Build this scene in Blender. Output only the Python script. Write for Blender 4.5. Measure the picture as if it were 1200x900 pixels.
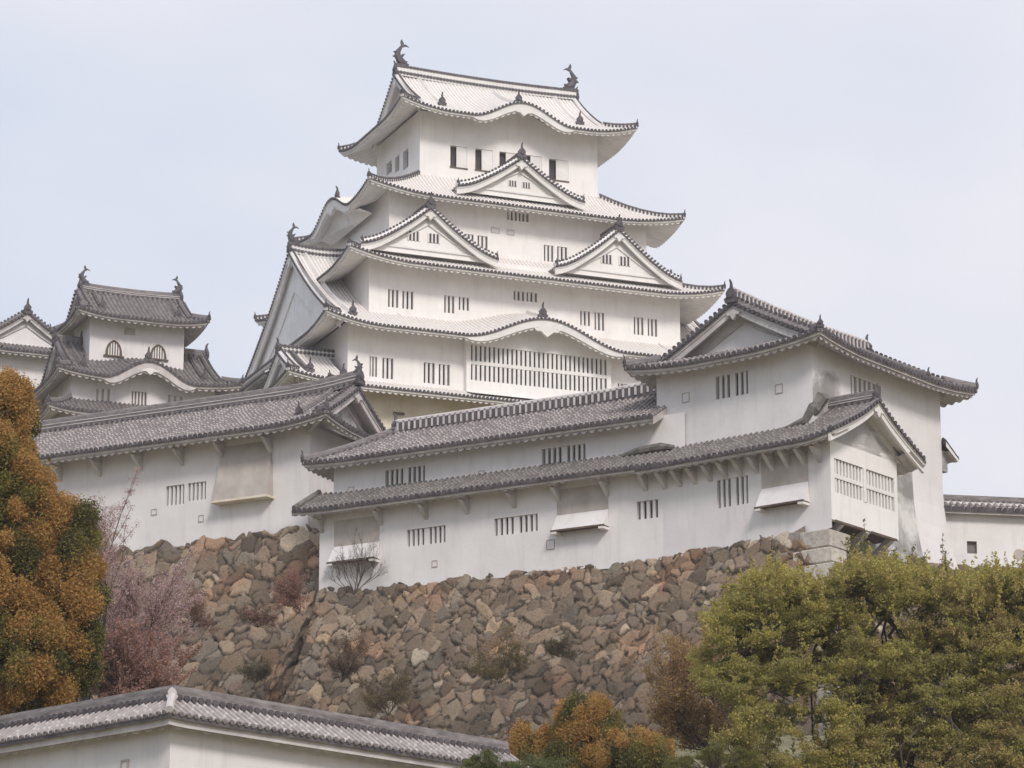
import bpy, math, random
import numpy as np
from mathutils import Vector, noise
from math import sin, cos, tan, pi, radians, sqrt, exp, floor, atan2
random.seed(7)
sc = bpy.context.scene
for o in list(bpy.data.objects): bpy.data.objects.remove(o)

# ------------------------------------------------------------------ camera
TH = radians(15.0); FPX = 4000.0; CZ = 1.6
cam = bpy.data.cameras.new('camera'); camo = bpy.data.objects.new('camera', cam)
sc.collection.objects.link(camo); sc.camera = camo
cam.sensor_width = 36; cam.lens = FPX/1200*36
cam.clip_start = 0.5; cam.clip_end = 6000
camo.location = (0, 0, CZ); camo.rotation_euler = (pi/2+TH, 0, 0)
sc.render.resolution_x = 1024; sc.render.resolution_y = 768

# ------------------------------------------------------------------ sky and sun
SUN_AZ = radians(160)      # compass bearing from +Y, clockwise
SUN_EL = radians(38)
w = bpy.data.worlds.new('World'); sc.world = w; w.use_nodes = True
nt = w.node_tree; nt.nodes.clear()
out = nt.nodes.new('ShaderNodeOutputWorld'); bg = nt.nodes.new('ShaderNodeBackground')
sky = nt.nodes.new('ShaderNodeTexSky'); sky.sky_type = 'NISHITA'; sky.sun_disc = False
sky.sun_elevation = SUN_EL; sky.sun_rotation = SUN_AZ; sky.dust_density = 3
tc = nt.nodes.new('ShaderNodeTexCoord'); mp = nt.nodes.new('ShaderNodeMapping')
mp.inputs['Scale'].default_value = (1, 1, 2.2)
nz = nt.nodes.new('ShaderNodeTexNoise'); nz.inputs['Scale'].default_value = 3.2; nz.inputs['Detail'].default_value = 4
rp = nt.nodes.new('ShaderNodeValToRGB')
rp.color_ramp.elements[0].position = .36; rp.color_ramp.elements[0].color = (6.15, 6.75, 7.95, 1)
rp.color_ramp.elements[1].position = .62; rp.color_ramp.elements[1].color = (7.9, 7.85, 8.4, 1)
mx = nt.nodes.new('ShaderNodeMixRGB'); mx.inputs[0].default_value = .93
nt.links.new(tc.outputs['Generated'], mp.inputs[0]); nt.links.new(mp.outputs[0], nz.inputs['Vector'])
sx = nt.nodes.new('ShaderNodeSeparateXYZ'); nt.links.new(tc.outputs['Generated'], sx.inputs[0])
m1 = nt.nodes.new('ShaderNodeMath'); m1.operation = 'MULTIPLY_ADD'; m1.inputs[1].default_value = 1.1; nt.links.new(sx.outputs[0], m1.inputs[0])   # cloud thickens to the right
m2 = nt.nodes.new('ShaderNodeMath'); m2.operation = 'MULTIPLY_ADD'; m2.inputs[1].default_value = .9; m2.inputs[2].default_value = -.26; nt.links.new(sx.outputs[2], m2.inputs[0])
nt.links.new(m2.outputs[0], m1.inputs[2]); m3 = nt.nodes.new('ShaderNodeMath'); m3.operation = 'ADD'
nt.links.new(m1.outputs[0], m3.inputs[0]); nt.links.new(nz.outputs['Fac'], m3.inputs[1]); nt.links.new(m3.outputs[0], rp.inputs[0])
nt.links.new(sky.outputs[0], mx.inputs[1]); nt.links.new(rp.outputs[0], mx.inputs[2])
nt.links.new(mx.outputs[0], bg.inputs[0]); bg.inputs[1].default_value = .1
nt.links.new(bg.outputs[0], out.inputs[0])
sl = bpy.data.lights.new('sun', 'SUN'); slo = bpy.data.objects.new('sun', sl); sc.collection.objects.link(slo)
sl.energy = 2.0; sl.angle = radians(14); sl.color = (1, .94, .885)
slo.rotation_euler = (pi/2-SUN_EL, 0, pi-SUN_AZ); slo.location = (60, -60, 120)
sc.view_settings.view_transform = 'Standard'; sc.view_settings.look = 'None'
sc.view_settings.exposure = .2; sc.view_settings.gamma = 1

# ------------------------------------------------------------------ measuring
def ray(px, py):
    a = (px-600)/FPX; b = (450-py)/FPX
    return (a, cos(TH)-b*sin(TH), sin(TH)+b*cos(TH))
def atY(px, py, Y):
    r = ray(px, py); t = Y/r[1]; return Vector((r[0]*t, Y, CZ+r[2]*t))
class Frame:
    """u runs along azimuth phi, v at right angles to its left; z is height above the camera's ground"""
    def __init__(s, o, phi):
        s.o = (o[0], o[1]); p = radians(phi); s.u = (sin(p), cos(p)); s.v = (-cos(p), sin(p)); s.rot = pi/2-p
    def w(s, u, v, z=0): return Vector((s.o[0]+u*s.u[0]+v*s.v[0], s.o[1]+u*s.u[1]+v*s.v[1], z))
    def onF(s, v, px, py):
        r = ray(px, py); n = s.v; c = s.o[0]*n[0]+s.o[1]*n[1]+v; t = c/(r[0]*n[0]+r[1]*n[1])
        return ((r[0]*t-s.o[0])*s.u[0]+(r[1]*t-s.o[1])*s.u[1], CZ+r[2]*t)
    def onW(s, u, px, py):
        r = ray(px, py); n = s.u; c = s.o[0]*n[0]+s.o[1]*n[1]+u; t = c/(r[0]*n[0]+r[1]*n[1])
        return ((r[0]*t-s.o[0])*s.v[0]+(r[1]*t-s.o[1])*s.v[1], CZ+r[2]*t)
    def loc(s, p):
        x, y = p[0]-s.o[0], p[1]-s.o[1]
        return (x*s.u[0]+y*s.u[1], x*s.v[0]+y*s.v[1])

# ------------------------------------------------------------------ materials
def newmat(name, rough=.85):
    m = bpy.data.materials.new(name); m.use_nodes = True
    b = m.node_tree.nodes['Principled BSDF']; b.inputs['Roughness'].default_value = rough
    b.inputs['Specular IOR Level'].default_value = .25
    return m, m.node_tree, b
def N(nt, t, **k):
    n = nt.nodes.new(t)
    for a, v in k.items():
        if a in n.inputs: n.inputs[a].default_value = v
        else: setattr(n, a, v)
    return n
def noisy(name, c1, c2, scale=1.2, rough=.85, streak=None, bump=.0, detail=6, lo=.35, hi=.68, zs=1.0, fine=0, c3=None):
    """two tone weathered surface; streak = colour of rain streaks / stains"""
    m, t, b = newmat(name, rough)
    tc = N(t, 'ShaderNodeTexCoord'); mp = N(t, 'ShaderNodeMapping'); mp.inputs['Scale'].default_value = (1, 1, zs)
    t.links.new(tc.outputs['Object'], mp.inputs[0])
    n = N(t, 'ShaderNodeTexNoise', Scale=scale, Detail=detail, Roughness=.62); t.links.new(mp.outputs[0], n.inputs['Vector'])
    r = N(t, 'ShaderNodeValToRGB'); r.color_ramp.elements[0].position = lo; r.color_ramp.elements[1].position = hi
    r.color_ramp.elements[0].color = (*c1, 1); r.color_ramp.elements[1].color = (*c2, 1)
    t.links.new(n.outputs['Fac'], r.inputs[0]); col = r.outputs[0]
    if streak:
        mp2 = N(t, 'ShaderNodeMapping'); mp2.inputs['Scale'].default_value = (1.3, 1.3, .16)
        t.links.new(tc.outputs['Object'], mp2.inputs[0])
        n2 = N(t, 'ShaderNodeTexNoise', Scale=1.6, Detail=7, Roughness=.7); t.links.new(mp2.outputs[0], n2.inputs['Vector'])
        r2 = N(t, 'ShaderNodeValToRGB'); r2.color_ramp.elements[0].position = .52; r2.color_ramp.elements[1].position = .78
        r2.color_ramp.elements[0].color = (0, 0, 0, 1); r2.color_ramp.elements[1].color = (.48, .48, .48, 1)
        t.links.new(n2.outputs['Fac'], r2.inputs[0])
        mx = N(t, 'ShaderNodeMixRGB'); mx.inputs[2].default_value = (*streak, 1)
        t.links.new(r2.outputs[0], mx.inputs[0]); t.links.new(col, mx.inputs[1]); col = mx.outputs[0]
    if fine:
        n3 = N(t, 'ShaderNodeTexNoise', Scale=fine, Detail=3); t.links.new(tc.outputs['Object'], n3.inputs['Vector'])
        mr = N(t, 'ShaderNodeMapRange'); mr.inputs[1].default_value = .3; mr.inputs[2].default_value = .7
        mr.inputs[3].default_value = .75; mr.inputs[4].default_value = 1.15
        t.links.new(n3.outputs['Fac'], mr.inputs[0])
        mm = N(t, 'ShaderNodeMixRGB', blend_type='MULTIPLY'); mm.inputs[0].default_value = 1
        t.links.new(col, mm.inputs[1]); t.links.new(mr.outputs[0], mm.inputs[2]); col = mm.outputs[0]
    t.links.new(col, b.inputs['Base Color'])
    if bump:
        bp = N(t, 'ShaderNodeBump'); bp.inputs['Strength'].default_value = bump; bp.inputs['Distance'].default_value = .05
        n4 = N(t, 'ShaderNodeTexNoise', Scale=6, Detail=6); t.links.new(tc.outputs['Object'], n4.inputs['Vector'])
        t.links.new(n4.outputs['Fac'], bp.inputs['Height']); t.links.new(bp.outputs[0], b.inputs['Normal'])
    return m
def tilemat(name, tile, tile2, mortar, seg=.3, frac=.35, mo=1.0):
    """roof tiles: UV.y = metres up the slope; a plaster joint closes each tile; per-tile tone"""
    m, t, b = newmat(name, .7)
    uv = N(t, 'ShaderNodeUVMap'); sp = N(t, 'ShaderNodeSeparateXYZ'); t.links.new(uv.outputs[0], sp.inputs[0])
    dv = N(t, 'ShaderNodeMath', operation='DIVIDE'); dv.inputs[1].default_value = seg; t.links.new(sp.outputs[1], dv.inputs[0])
    fr = N(t, 'ShaderNodeMath', operation='FRACT'); t.links.new(dv.outputs[0], fr.inputs[0])
    fl = N(t, 'ShaderNodeMath', operation='FLOOR'); t.links.new(dv.outputs[0], fl.inputs[0])
    cb = N(t, 'ShaderNodeCombineXYZ'); flx = N(t, 'ShaderNodeMath', operation='FLOOR'); t.links.new(sp.outputs[0], flx.inputs[0])
    t.links.new(flx.outputs[0], cb.inputs[0]); t.links.new(fl.outputs[0], cb.inputs[1])
    wn = N(t, 'ShaderNodeTexWhiteNoise', noise_dimensions='3D'); t.links.new(cb.outputs[0], wn.inputs['Vector'])
    tcn = N(t, 'ShaderNodeTexCoord'); big = N(t, 'ShaderNodeTexNoise', Scale=.8, Detail=5); t.links.new(tcn.outputs['Object'], big.inputs['Vector'])
    ad = N(t, 'ShaderNodeMath', operation='ADD'); t.links.new(wn.outputs['Value'], ad.inputs[0]); t.links.new(big.outputs['Fac'], ad.inputs[1])
    hf = N(t, 'ShaderNodeMath', operation='MULTIPLY'); hf.inputs[1].default_value = .5; t.links.new(ad.outputs[0], hf.inputs[0])
    m1 = N(t, 'ShaderNodeMixRGB'); m1.inputs[1].default_value = (*tile, 1); m1.inputs[2].default_value = (*tile2, 1); t.links.new(hf.outputs[0], m1.inputs[0])
    ls = N(t, 'ShaderNodeMath', operation='LESS_THAN'); ls.inputs[1].default_value = frac; t.links.new(fr.outputs[0], ls.inputs[0])
    ml = N(t, 'ShaderNodeMath', operation='MULTIPLY'); t.links.new(ls.outputs[0], ml.inputs[0])
    mr = N(t, 'ShaderNodeMapRange'); mr.inputs[1].default_value = .25; mr.inputs[2].default_value = .6; mr.inputs[3].default_value = .25*mo; mr.inputs[4].default_value = mo
    t.links.new(wn.outputs['Value'], mr.inputs[0]); t.links.new(mr.outputs[0], ml.inputs[1])
    m2 = N(t, 'ShaderNodeMixRGB'); m2.inputs[2].default_value = (*mortar, 1)
    t.links.new(ml.outputs[0], m2.inputs[0]); t.links.new(m1.outputs[0], m2.inputs[1]); t.links.new(m2.outputs[0], b.inputs['Base Color'])
    return m
def vcol(name, rough=.9, trans=0, bump=0, bscale=9):
    m, t, b = newmat(name, rough)
    a = N(t, 'ShaderNodeAttribute', attribute_name='tone'); t.links.new(a.outputs['Color'], b.inputs['Base Color'])
    if trans:
        tr = N(t, 'ShaderNodeBsdfTranslucent'); t.links.new(a.outputs['Color'], tr.inputs[0])
        ms = N(t, 'ShaderNodeMixShader'); ms.inputs[0].default_value = trans
        t.links.new(b.outputs[0], ms.inputs[1]); t.links.new(tr.outputs[0], ms.inputs[2])
        t.links.new(ms.outputs[0], t.nodes['Material Output'].inputs[0])
    if bump:
        tcn = N(t, 'ShaderNodeTexCoord'); n4 = N(t, 'ShaderNodeTexNoise', Scale=bscale, Detail=8, Roughness=.7)
        t.links.new(tcn.outputs['Object'], n4.inputs['Vector'])
        bp = N(t, 'ShaderNodeBump'); bp.inputs['Strength'].default_value = bump; bp.inputs['Distance'].default_value = .08
        t.links.new(n4.outputs['Fac'], bp.inputs['Height']); t.links.new(bp.outputs[0], b.inputs['Normal'])
        mr = N(t, 'ShaderNodeMapRange'); mr.inputs[1].default_value = .3; mr.inputs[2].default_value = .7
        mr.inputs[3].default_value = .65; mr.inputs[4].default_value = 1.3; t.links.new(n4.outputs['Fac'], mr.inputs[0])
        mm = N(t, 'ShaderNodeMixRGB', blend_type='MULTIPLY'); mm.inputs[0].default_value = 1
        t.links.new(a.outputs['Color'], mm.inputs[1]); t.links.new(mr.outputs[0], mm.inputs[2]); t.links.new(mm.outputs[0], b.inputs['Base Color'])
    return m
M = {}
M['white'] = noisy('keep_plaster', (.77, .735, .71), (.85, .82, .795), .5, streak=(.58, .54, .49), bump=.1)
M['old'] = noisy('gallery_plaster', (.68, .65, .64), (.77, .74, .73), .45, streak=(.50, .47, .45), bump=.15)
M['stain'] = noisy('stained_plaster', (.27, .26, .25), (.66, .64, .62), .55, streak=(.25, .24, .23), bump=.2, lo=.4, hi=.6)
M['tan'] = noisy('tan_plaster', (.62, .53, .41), (.76, .69, .58), .6, streak=(.47, .38, .28))
M['recess'] = noisy('brown_plaster_and_shade', (.40, .35, .32), (.52, .47, .43), .9, streak=(.34, .28, .24))  # on the chutes this brown holds shade put into the colour
M['shade'] = noisy('grey_gable_plaster', (.73, .715, .70), (.83, .815, .80), .35, streak=(.33, .29, .285), lo=.4, hi=.55)
M['cw'] = tilemat('white_cover_tiles', (.72, .675, .64), (.80, .755, .72), (.84, .81, .77), .32, .35)
M['pw'] = tilemat('white_pan_tiles', (.50, .455, .44), (.60, .555, .53), (.70, .66, .63), .26, .3)
M['cg'] = tilemat('grey_cover_tiles', (.13, .115, .112), (.25, .222, .215), (.58, .545, .53), .31, .34, .62)
M['pg'] = tilemat('grey_pan_tiles', (.095, .085, .083), (.17, .152, .147), (.36, .33, .32), .24, .3, .4)
M['cd'] = tilemat('old_cover_tiles', (.10, .09, .086), (.215, .195, .185), (.48, .455, .435), .31, .3, .4)
M['dark'] = noisy('dark_tile', (.062, .055, .06), (.14, .125, .13), 3, .6)
M['ridge'] = noisy('ridge_tile', (.13, .116, .115), (.27, .243, .24), 2.5, .7, zs=5)
M['lichen'] = noisy('mossy_tile', (.10, .095, .085), (.24, .225, .20), 3, .8)
M['hole'] = noisy('dark_opening', (.07, .058, .06), (.10, .085, .085), 2)
M['holeg'] = noisy('slot_shadow_wood', (.15, .13, .125), (.22, .195, .18), 2)
M['wood'] = noisy('old_wood', (.09, .06, .045), (.18, .13, .10), 2, zs=.3)
M['trim'] = noisy('white_trim', (.68, .655, .63), (.80, .775, .75), .8)
M['trimold'] = noisy('old_trim', (.44, .40, .39), (.62, .59, .575), 1.4)
def stained(name, base, pts, c2=(.27, .255, .245)):
    """copy of a plaster with mossy stains of their own shape round given points"""
    m = M[base].copy(); m.name = name; t = m.node_tree; b = t.nodes['Principled BSDF']; col = b.inputs['Base Color'].links[0].from_socket
    tc = N(t, 'ShaderNodeTexCoord'); nz = N(t, 'ShaderNodeTexNoise', Scale=2.2, Detail=7, Roughness=.7); t.links.new(tc.outputs['Object'], nz.inputs['Vector'])
    for p, r in pts:
        d = N(t, 'ShaderNodeVectorMath', operation='DISTANCE'); t.links.new(tc.outputs['Object'], d.inputs[0]); d.inputs[1].default_value = p
        mr = N(t, 'ShaderNodeMapRange'); mr.inputs[1].default_value = r; mr.inputs[2].default_value = r*.15; t.links.new(d.outputs['Value'], mr.inputs[0])
        ad = N(t, 'ShaderNodeMath', operation='ADD'); t.links.new(mr.outputs[0], ad.inputs[0]); t.links.new(nz.outputs['Fac'], ad.inputs[1])
        m2 = N(t, 'ShaderNodeMapRange'); m2.inputs[1].default_value = .78; m2.inputs[2].default_value = 1.25; m2.inputs[4].default_value = .85; t.links.new(ad.outputs[0], m2.inputs[0])
        mx = N(t, 'ShaderNodeMixRGB'); mx.inputs[2].default_value = (*c2, 1); t.links.new(m2.outputs[0], mx.inputs[0]); t.links.new(col, mx.inputs[1]); col = mx.outputs[0]
    t.links.new(col, b.inputs['Base Color']); return m
M['oldt'] = stained('turret_plaster', 'old', [((2.0, 1.76, 41.9-34.6), 1.7), ((2.9, 1.76, 42.5-34.6), 1.3)])
M['stone'] = vcol('wall_stone', .95, 0, .9)
M['ashlar'] = vcol('corner_stone', .95, 0, .5, 5)
M['leaf'] = vcol('foliage', .8, .42)
M['bark'] = noisy('bark', (.055, .042, .034), (.12, .095, .078), 4, zs=.3)
M['grass'] = noisy('grass_bank', (.13, .125, .065), (.27, .235, .14), .5, fine=5)
M['earth'] = noisy('packed_earth', (.36, .32, .26), (.48, .43, .36), .6, fine=4)

# ------------------------------------------------------------------ mesh builder
class MB:
    def __init__(s): s.v = []; s.f = []; s.m = []; s.uv = []; s.mats = []
    def mi(s, k):
        if k not in s.mats: s.mats.append(k)
        return s.mats.index(k)
    def add(s, vs, fs, k, uv=None):
        b = len(s.v); s.v.extend([tuple(p) for p in vs]); i = s.mi(k)
        for f in fs: s.f.append([b+j for j in f]); s.m.append(i)
        s.uv.extend(uv if uv else [(0, 0)]*len(vs))
    def quad(s, a, b, c, d, k): s.add([a, b, c, d], [(0, 1, 2, 3)], k)
    def poly(s, pts, k): s.add(pts, [tuple(range(len(pts)))], k)
    def box(s, x0, x1, y0, y1, z0, z1, k):
        v = [(x, y, z) for z in (z0, z1) for y in (y0, y1) for x in (x0, x1)]
        s.add(v, [(0, 2, 3, 1), (4, 5, 7, 6), (0, 1, 5, 4), (2, 6, 7, 3), (0, 4, 6, 2), (1, 3, 7, 5)], k)
    def obox(s, c, ax, ay, az, k):
        """box from centre and three half-axis vectors"""
        c = Vector(c); ax, ay, az = Vector(ax), Vector(ay), Vector(az)
        v = [c+ax*i+ay*j+az*l for l in (-1, 1) for j in (-1, 1) for i in (-1, 1)]
        s.add(v, [(0, 2, 3, 1), (4, 5, 7, 6), (0, 1, 5, 4), (2, 6, 7, 3), (0, 4, 6, 2), (1, 3, 7, 5)], k)
    def beam(s, a, b, w, h, k):
        a, b = Vector(a), Vector(b); d = (b-a); L = d.length
        if L < 1e-4: return
        d /= L; n = d.cross(Vector((0, 0, 1)))
        if n.length < 1e-3: n = Vector((1, 0, 0))
        n.normalize(); up = n.cross(d)
        s.obox((a+b)/2, d*L/2, n*w/2, up*h/2, k)
    def disc(s, c, d, r, L, k, n=8):
        c = Vector(c); d = Vector(d).normalized(); a = d.cross(Vector((0, 0, 1)))
        if a.length < 1e-3: a = Vector((1, 0, 0))
        a.normalize(); b = a.cross(d); vs = []
        for q in (0, L):
            for i in range(n):
                t = 2*pi*i/n; vs.append(c+d*q+a*(r*cos(t))+b*(r*sin(t)))
        fs = [(i, (i+1) % n, n+(i+1) % n, n+i) for i in range(n)]+[tuple(range(n, 2*n)), tuple(reversed(range(n)))]
        s.add(vs, fs, k)
    def tube(s, pts, rad, k, n=6):
        pts = [Vector(p) for p in pts]; vs = []; pa = None
        for i, p in enumerate(pts):
            d = (pts[min(i+1, len(pts)-1)]-pts[max(i-1, 0)]).normalized()
            if pa is None:
                pa = d.cross(Vector((0, 0, 1)))
                if pa.length < .05: pa = d.cross(Vector((1, 0, 0)))
            a = (pa-d*pa.dot(d)).normalized(); pa = a; b = d.cross(a)
            r = rad[i] if hasattr(rad, '__len__') else rad
            for j in range(n):
                t = 2*pi*j/n; vs.append(p+a*(r*cos(t))+b*(r*sin(t)))
        fs = [(i*n+j, i*n+(j+1) % n, (i+1)*n+(j+1) % n, (i+1)*n+j) for i in range(len(pts)-1) for j in range(n)]
        fs += [tuple(range(n)), tuple(range((len(pts)-1)*n, len(pts)*n))]
        s.add(vs, fs, k)
    def build(s, name, parent=None, smooth=False):
        zo = parent_z(parent) if parent else 0
        me = bpy.data.meshes.new(name)
        me.from_pydata([(p[0], p[1], p[2]-zo) for p in s.v], [], s.f); me.update()
        for k in s.mats: me.materials.append(M[k])
        me.polygons.foreach_set('material_index', s.m)
        li = np.empty(len(me.loops), dtype=np.int32); me.loops.foreach_get('vertex_index', li)
        uvl = me.uv_layers.new(name='UVMap'); uvl.data.foreach_set('uv', np.array(s.uv, dtype=np.float32)[li].ravel())
        if smooth: me.polygons.foreach_set('use_smooth', [True]*len(me.polygons))
        o = bpy.data.objects.new(name, me); sc.collection.objects.link(o)
        if parent: o.parent = parent
        return o
def parent_z(p):
    z = 0
    while p: z += p.location.z; p = p.parent
    return z
def thing(name, label, cat, frame, zb, group=None):
    o = bpy.data.objects.new(name, None); sc.collection.objects.link(o)
    o.location = (frame.o[0], frame.o[1], zb); o.rotation_euler = (0, 0, frame.rot)
    o['label'] = label; o['category'] = cat
    if group: o['group'] = group
    return o
def tag(o, label, cat, group=None):
    o['label'] = label; o['category'] = cat
    if group: o['group'] = group
def struct(o, kind='structure'): o['kind'] = kind; return o

# ------------------------------------------------------------------ walls with real openings
def wall_face(mb, Mp, a0, a1, base, top, ops, k, extra=()):
    bf = base if callable(base) else (lambda a: base)
    tf = top if callable(top) else (lambda a: top)
    xs = sorted(set([round(a0, 4), round(a1, 4)]+[round(x, 4) for x in extra if a0 < x < a1]+[round(x, 4) for o in ops for x in o[:2]]))
    zlo = max(bf(x) for x in xs); zhi = min(tf(x) for x in xs)
    zs = sorted(set([round(z, 4) for o in ops for z in o[2:4]])); zs = [None]+zs+['t']
    def P(x, z): return Mp(x, bf(x) if z is None else (tf(x) if z == 't' else z), 0)
    for i in range(len(xs)-1):
        xm = (xs[i]+xs[i+1])/2
        for j in range(len(zs)-1):
            zl = -1e9 if zs[j] is None else zs[j]; zh = 1e9 if zs[j+1] == 't' else zs[j+1]
            if any(o[0]-1e-3 < xm < o[1]+1e-3 and o[2] <= zl+1e-3 and zh <= o[3]+1e-3 for o in ops): continue
            mb.quad(P(xs[i], zs[j]), P(xs[i+1], zs[j]), P(xs[i+1], zs[j+1]), P(xs[i], zs[j+1]), k)
def window(par, Mp, o, nb=3, kind='bars', k='white', dep=.36, rail=None, name='window', hole='hole'):
    a0, a1, z0, z1 = o[:4]; mb = MB()
    c = [(a0, z0), (a1, z0), (a1, z1), (a0, z1)]
    for i in range(4):
        p, q = c[i], c[(i+1) % 4]
        mb.quad(Mp(p[0], p[1], 0), Mp(q[0], q[1], 0), Mp(q[0], q[1], dep), Mp(p[0], p[1], dep), k)
    mb.quad(*[Mp(x, z, dep) for x, z in c], hole)
    W = mb.build(name, par)
    def bx(mb, x0, x1, y0, y1, n0, n1, k):
        pts = [Mp(x, z, n) for n in (n0, n1) for z in (y0, y1) for x in (x0, x1)]
        mb.add(pts, [(0, 2, 3, 1), (4, 5, 7, 6), (0, 1, 5, 4), (2, 6, 7, 3), (0, 4, 6, 2), (1, 3, 7, 5)], k)
    b = MB()
    if kind == 'bars':
        # nb dark slots separated by nb-1 bars
        br = (1.25 if nb < 4 else .85) if nb < 25 else 1.5; mid = 1.1 if nb in (6, 8) else 0; wslot = (a1-a0)/(nb+(nb-1)*br+mid); x = a0
        for i in range(nb-1):
            bw = br+(mid if i == nb//2-1 else 0); x += wslot; bx(b, x, x+bw*wslot, z0, z1, .07, .2, k); x += bw*wslot
        if rail: bx(b, a0, a1, rail[0], rail[1], .03, .17, k)
        b.build('bars', W)
    elif kind == 'shutter':
        xm = a0+(a1-a0)*.38
        bx(b, xm, a1, z0+.02, z1-.02, .05, .12, k); b.build('shutter', W)
        s = MB(); bx(s, a0-.05, a1+.05, z0-.1, z0-.003, -.06, .1, 'wood'); s.build('sill', W)
    return W
def loophole(par, Mp, a0, a1, z0, z1, k='old'):
    b = MB(); t = .035
    for x0, x1, y0, y1 in ((a0, a1, z0, z0+t), (a0, a1, z1-t, z1), (a0, a0+t, z0+t, z1-t), (a1-t, a1, z0+t, z1-t)):
        pts = [Mp(x, z, n) for n in (-.04, .02) for z in (y0, y1) for x in (x0, x1)]
        b.add(pts, [(0, 2, 3, 1), (4, 5, 7, 6), (0, 1, 5, 4), (2, 6, 7, 3), (0, 4, 6, 2), (1, 3, 7, 5)], 'recess')
    b.quad(Mp(a0+t, z0+t, -.012), Mp(a1-t, z0+t, -.012), Mp(a1-t, z1-t, -.012), Mp(a0+t, z1-t, -.012), k)
    return b.build('loophole', par)

# ------------------------------------------------------------------ roofs
def patch(mb, P, s0, s1, p, qmax, nq, kc, kp, r=.085, kd='dark', eave=True, seed=0, dr=.105):
    n = max(1, round((s1-s0)/p)); p = (s1-s0)/n; sec = [(-p/2, 0), (-r*1.02, 0), (-r*.75, r*.75), (0, r*1.1), (r*.75, r*.75), (r*1.02, 0), (p/2, 0)]
    for i in range(n):
        c = s0+(i+.5)*p
        if qmax(c) < .1: continue
        vs, uv = [], []; ph = random.random()*.31
        for ds, dz in sec:
            s = c+ds; Q = max(.02, qmax(s)); pr = None; L = 0
            for j in range(nq+1):
                q = Q*j/nq; v = P(s, q)
                if pr is not None: L += (v-pr).length
                pr = v; vs.append((v[0], v[1], v[2]+dz)); uv.append((i+seed*100+.5, L+ph))
        m = nq+1
        for a in range(6):
            fs = [(a*m+j, (a+1)*m+j, (a+1)*m+j+1, a*m+j+1) for j in range(nq)]
            b = len(mb.v)
            if a == 0: base = b; mb.add(vs, [], kc, uv)
            k = kc if 1 <= a <= 4 else kp; mi = mb.mi(k)
            for f in fs: mb.f.append([base+t for t in f]); mb.m.append(mi)
        if eave:
            e = P(c, 0); d = e-P(c, .3); d.z *= .3; mb.disc((e[0], e[1], e[2]+r*.35), d, dr, .06, kd)
def eave_trim(mb, P, s0, s1, k0, k1, over, kw, kd='dark', step=.11, wave=.46, wh=.11, thick=.13, board=None, gap=0.0):
    """dark lip under the tiles, plastered fascia, and the rounded plastered rafters of the soffit"""
    n = max(4, int((s1-s0)/step))
    def row(d, dz, wv=0):
        a, b = s0+k0*d, s1-k1*d; r = []
        for i in range(n+1):
            s = a+(b-a)*i/n; p = P(s, d)
            z = p[2]+dz
            if wv: z -= wv*abs(sin(pi*(s0+(s1-s0)*i/n)/wave))**.7
            if board and dz < -.15 and d < .2: z -= board(s)
            r.append((p[0], p[1], z))
        return r
    rows = [(row(-.02, .0), kd), (row(-.02, -.09), kd), (row(.06, -.10), kw), (row(.06, -.10-thick), kw), (row(.16, -.12-thick), kw),
            (row(.17, -.12-thick, wh), kw), (row(over*.55, -.14-thick, wh), kw), (row(over+.3, -.16-thick, wh*.8), kw)]
    for (a, _), (b, k) in zip(rows, rows[1:]):
        m = n+1; mb.add(a+b, [(i, i+1, m+i+1, m+i) for i in range(n)], k)
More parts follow.
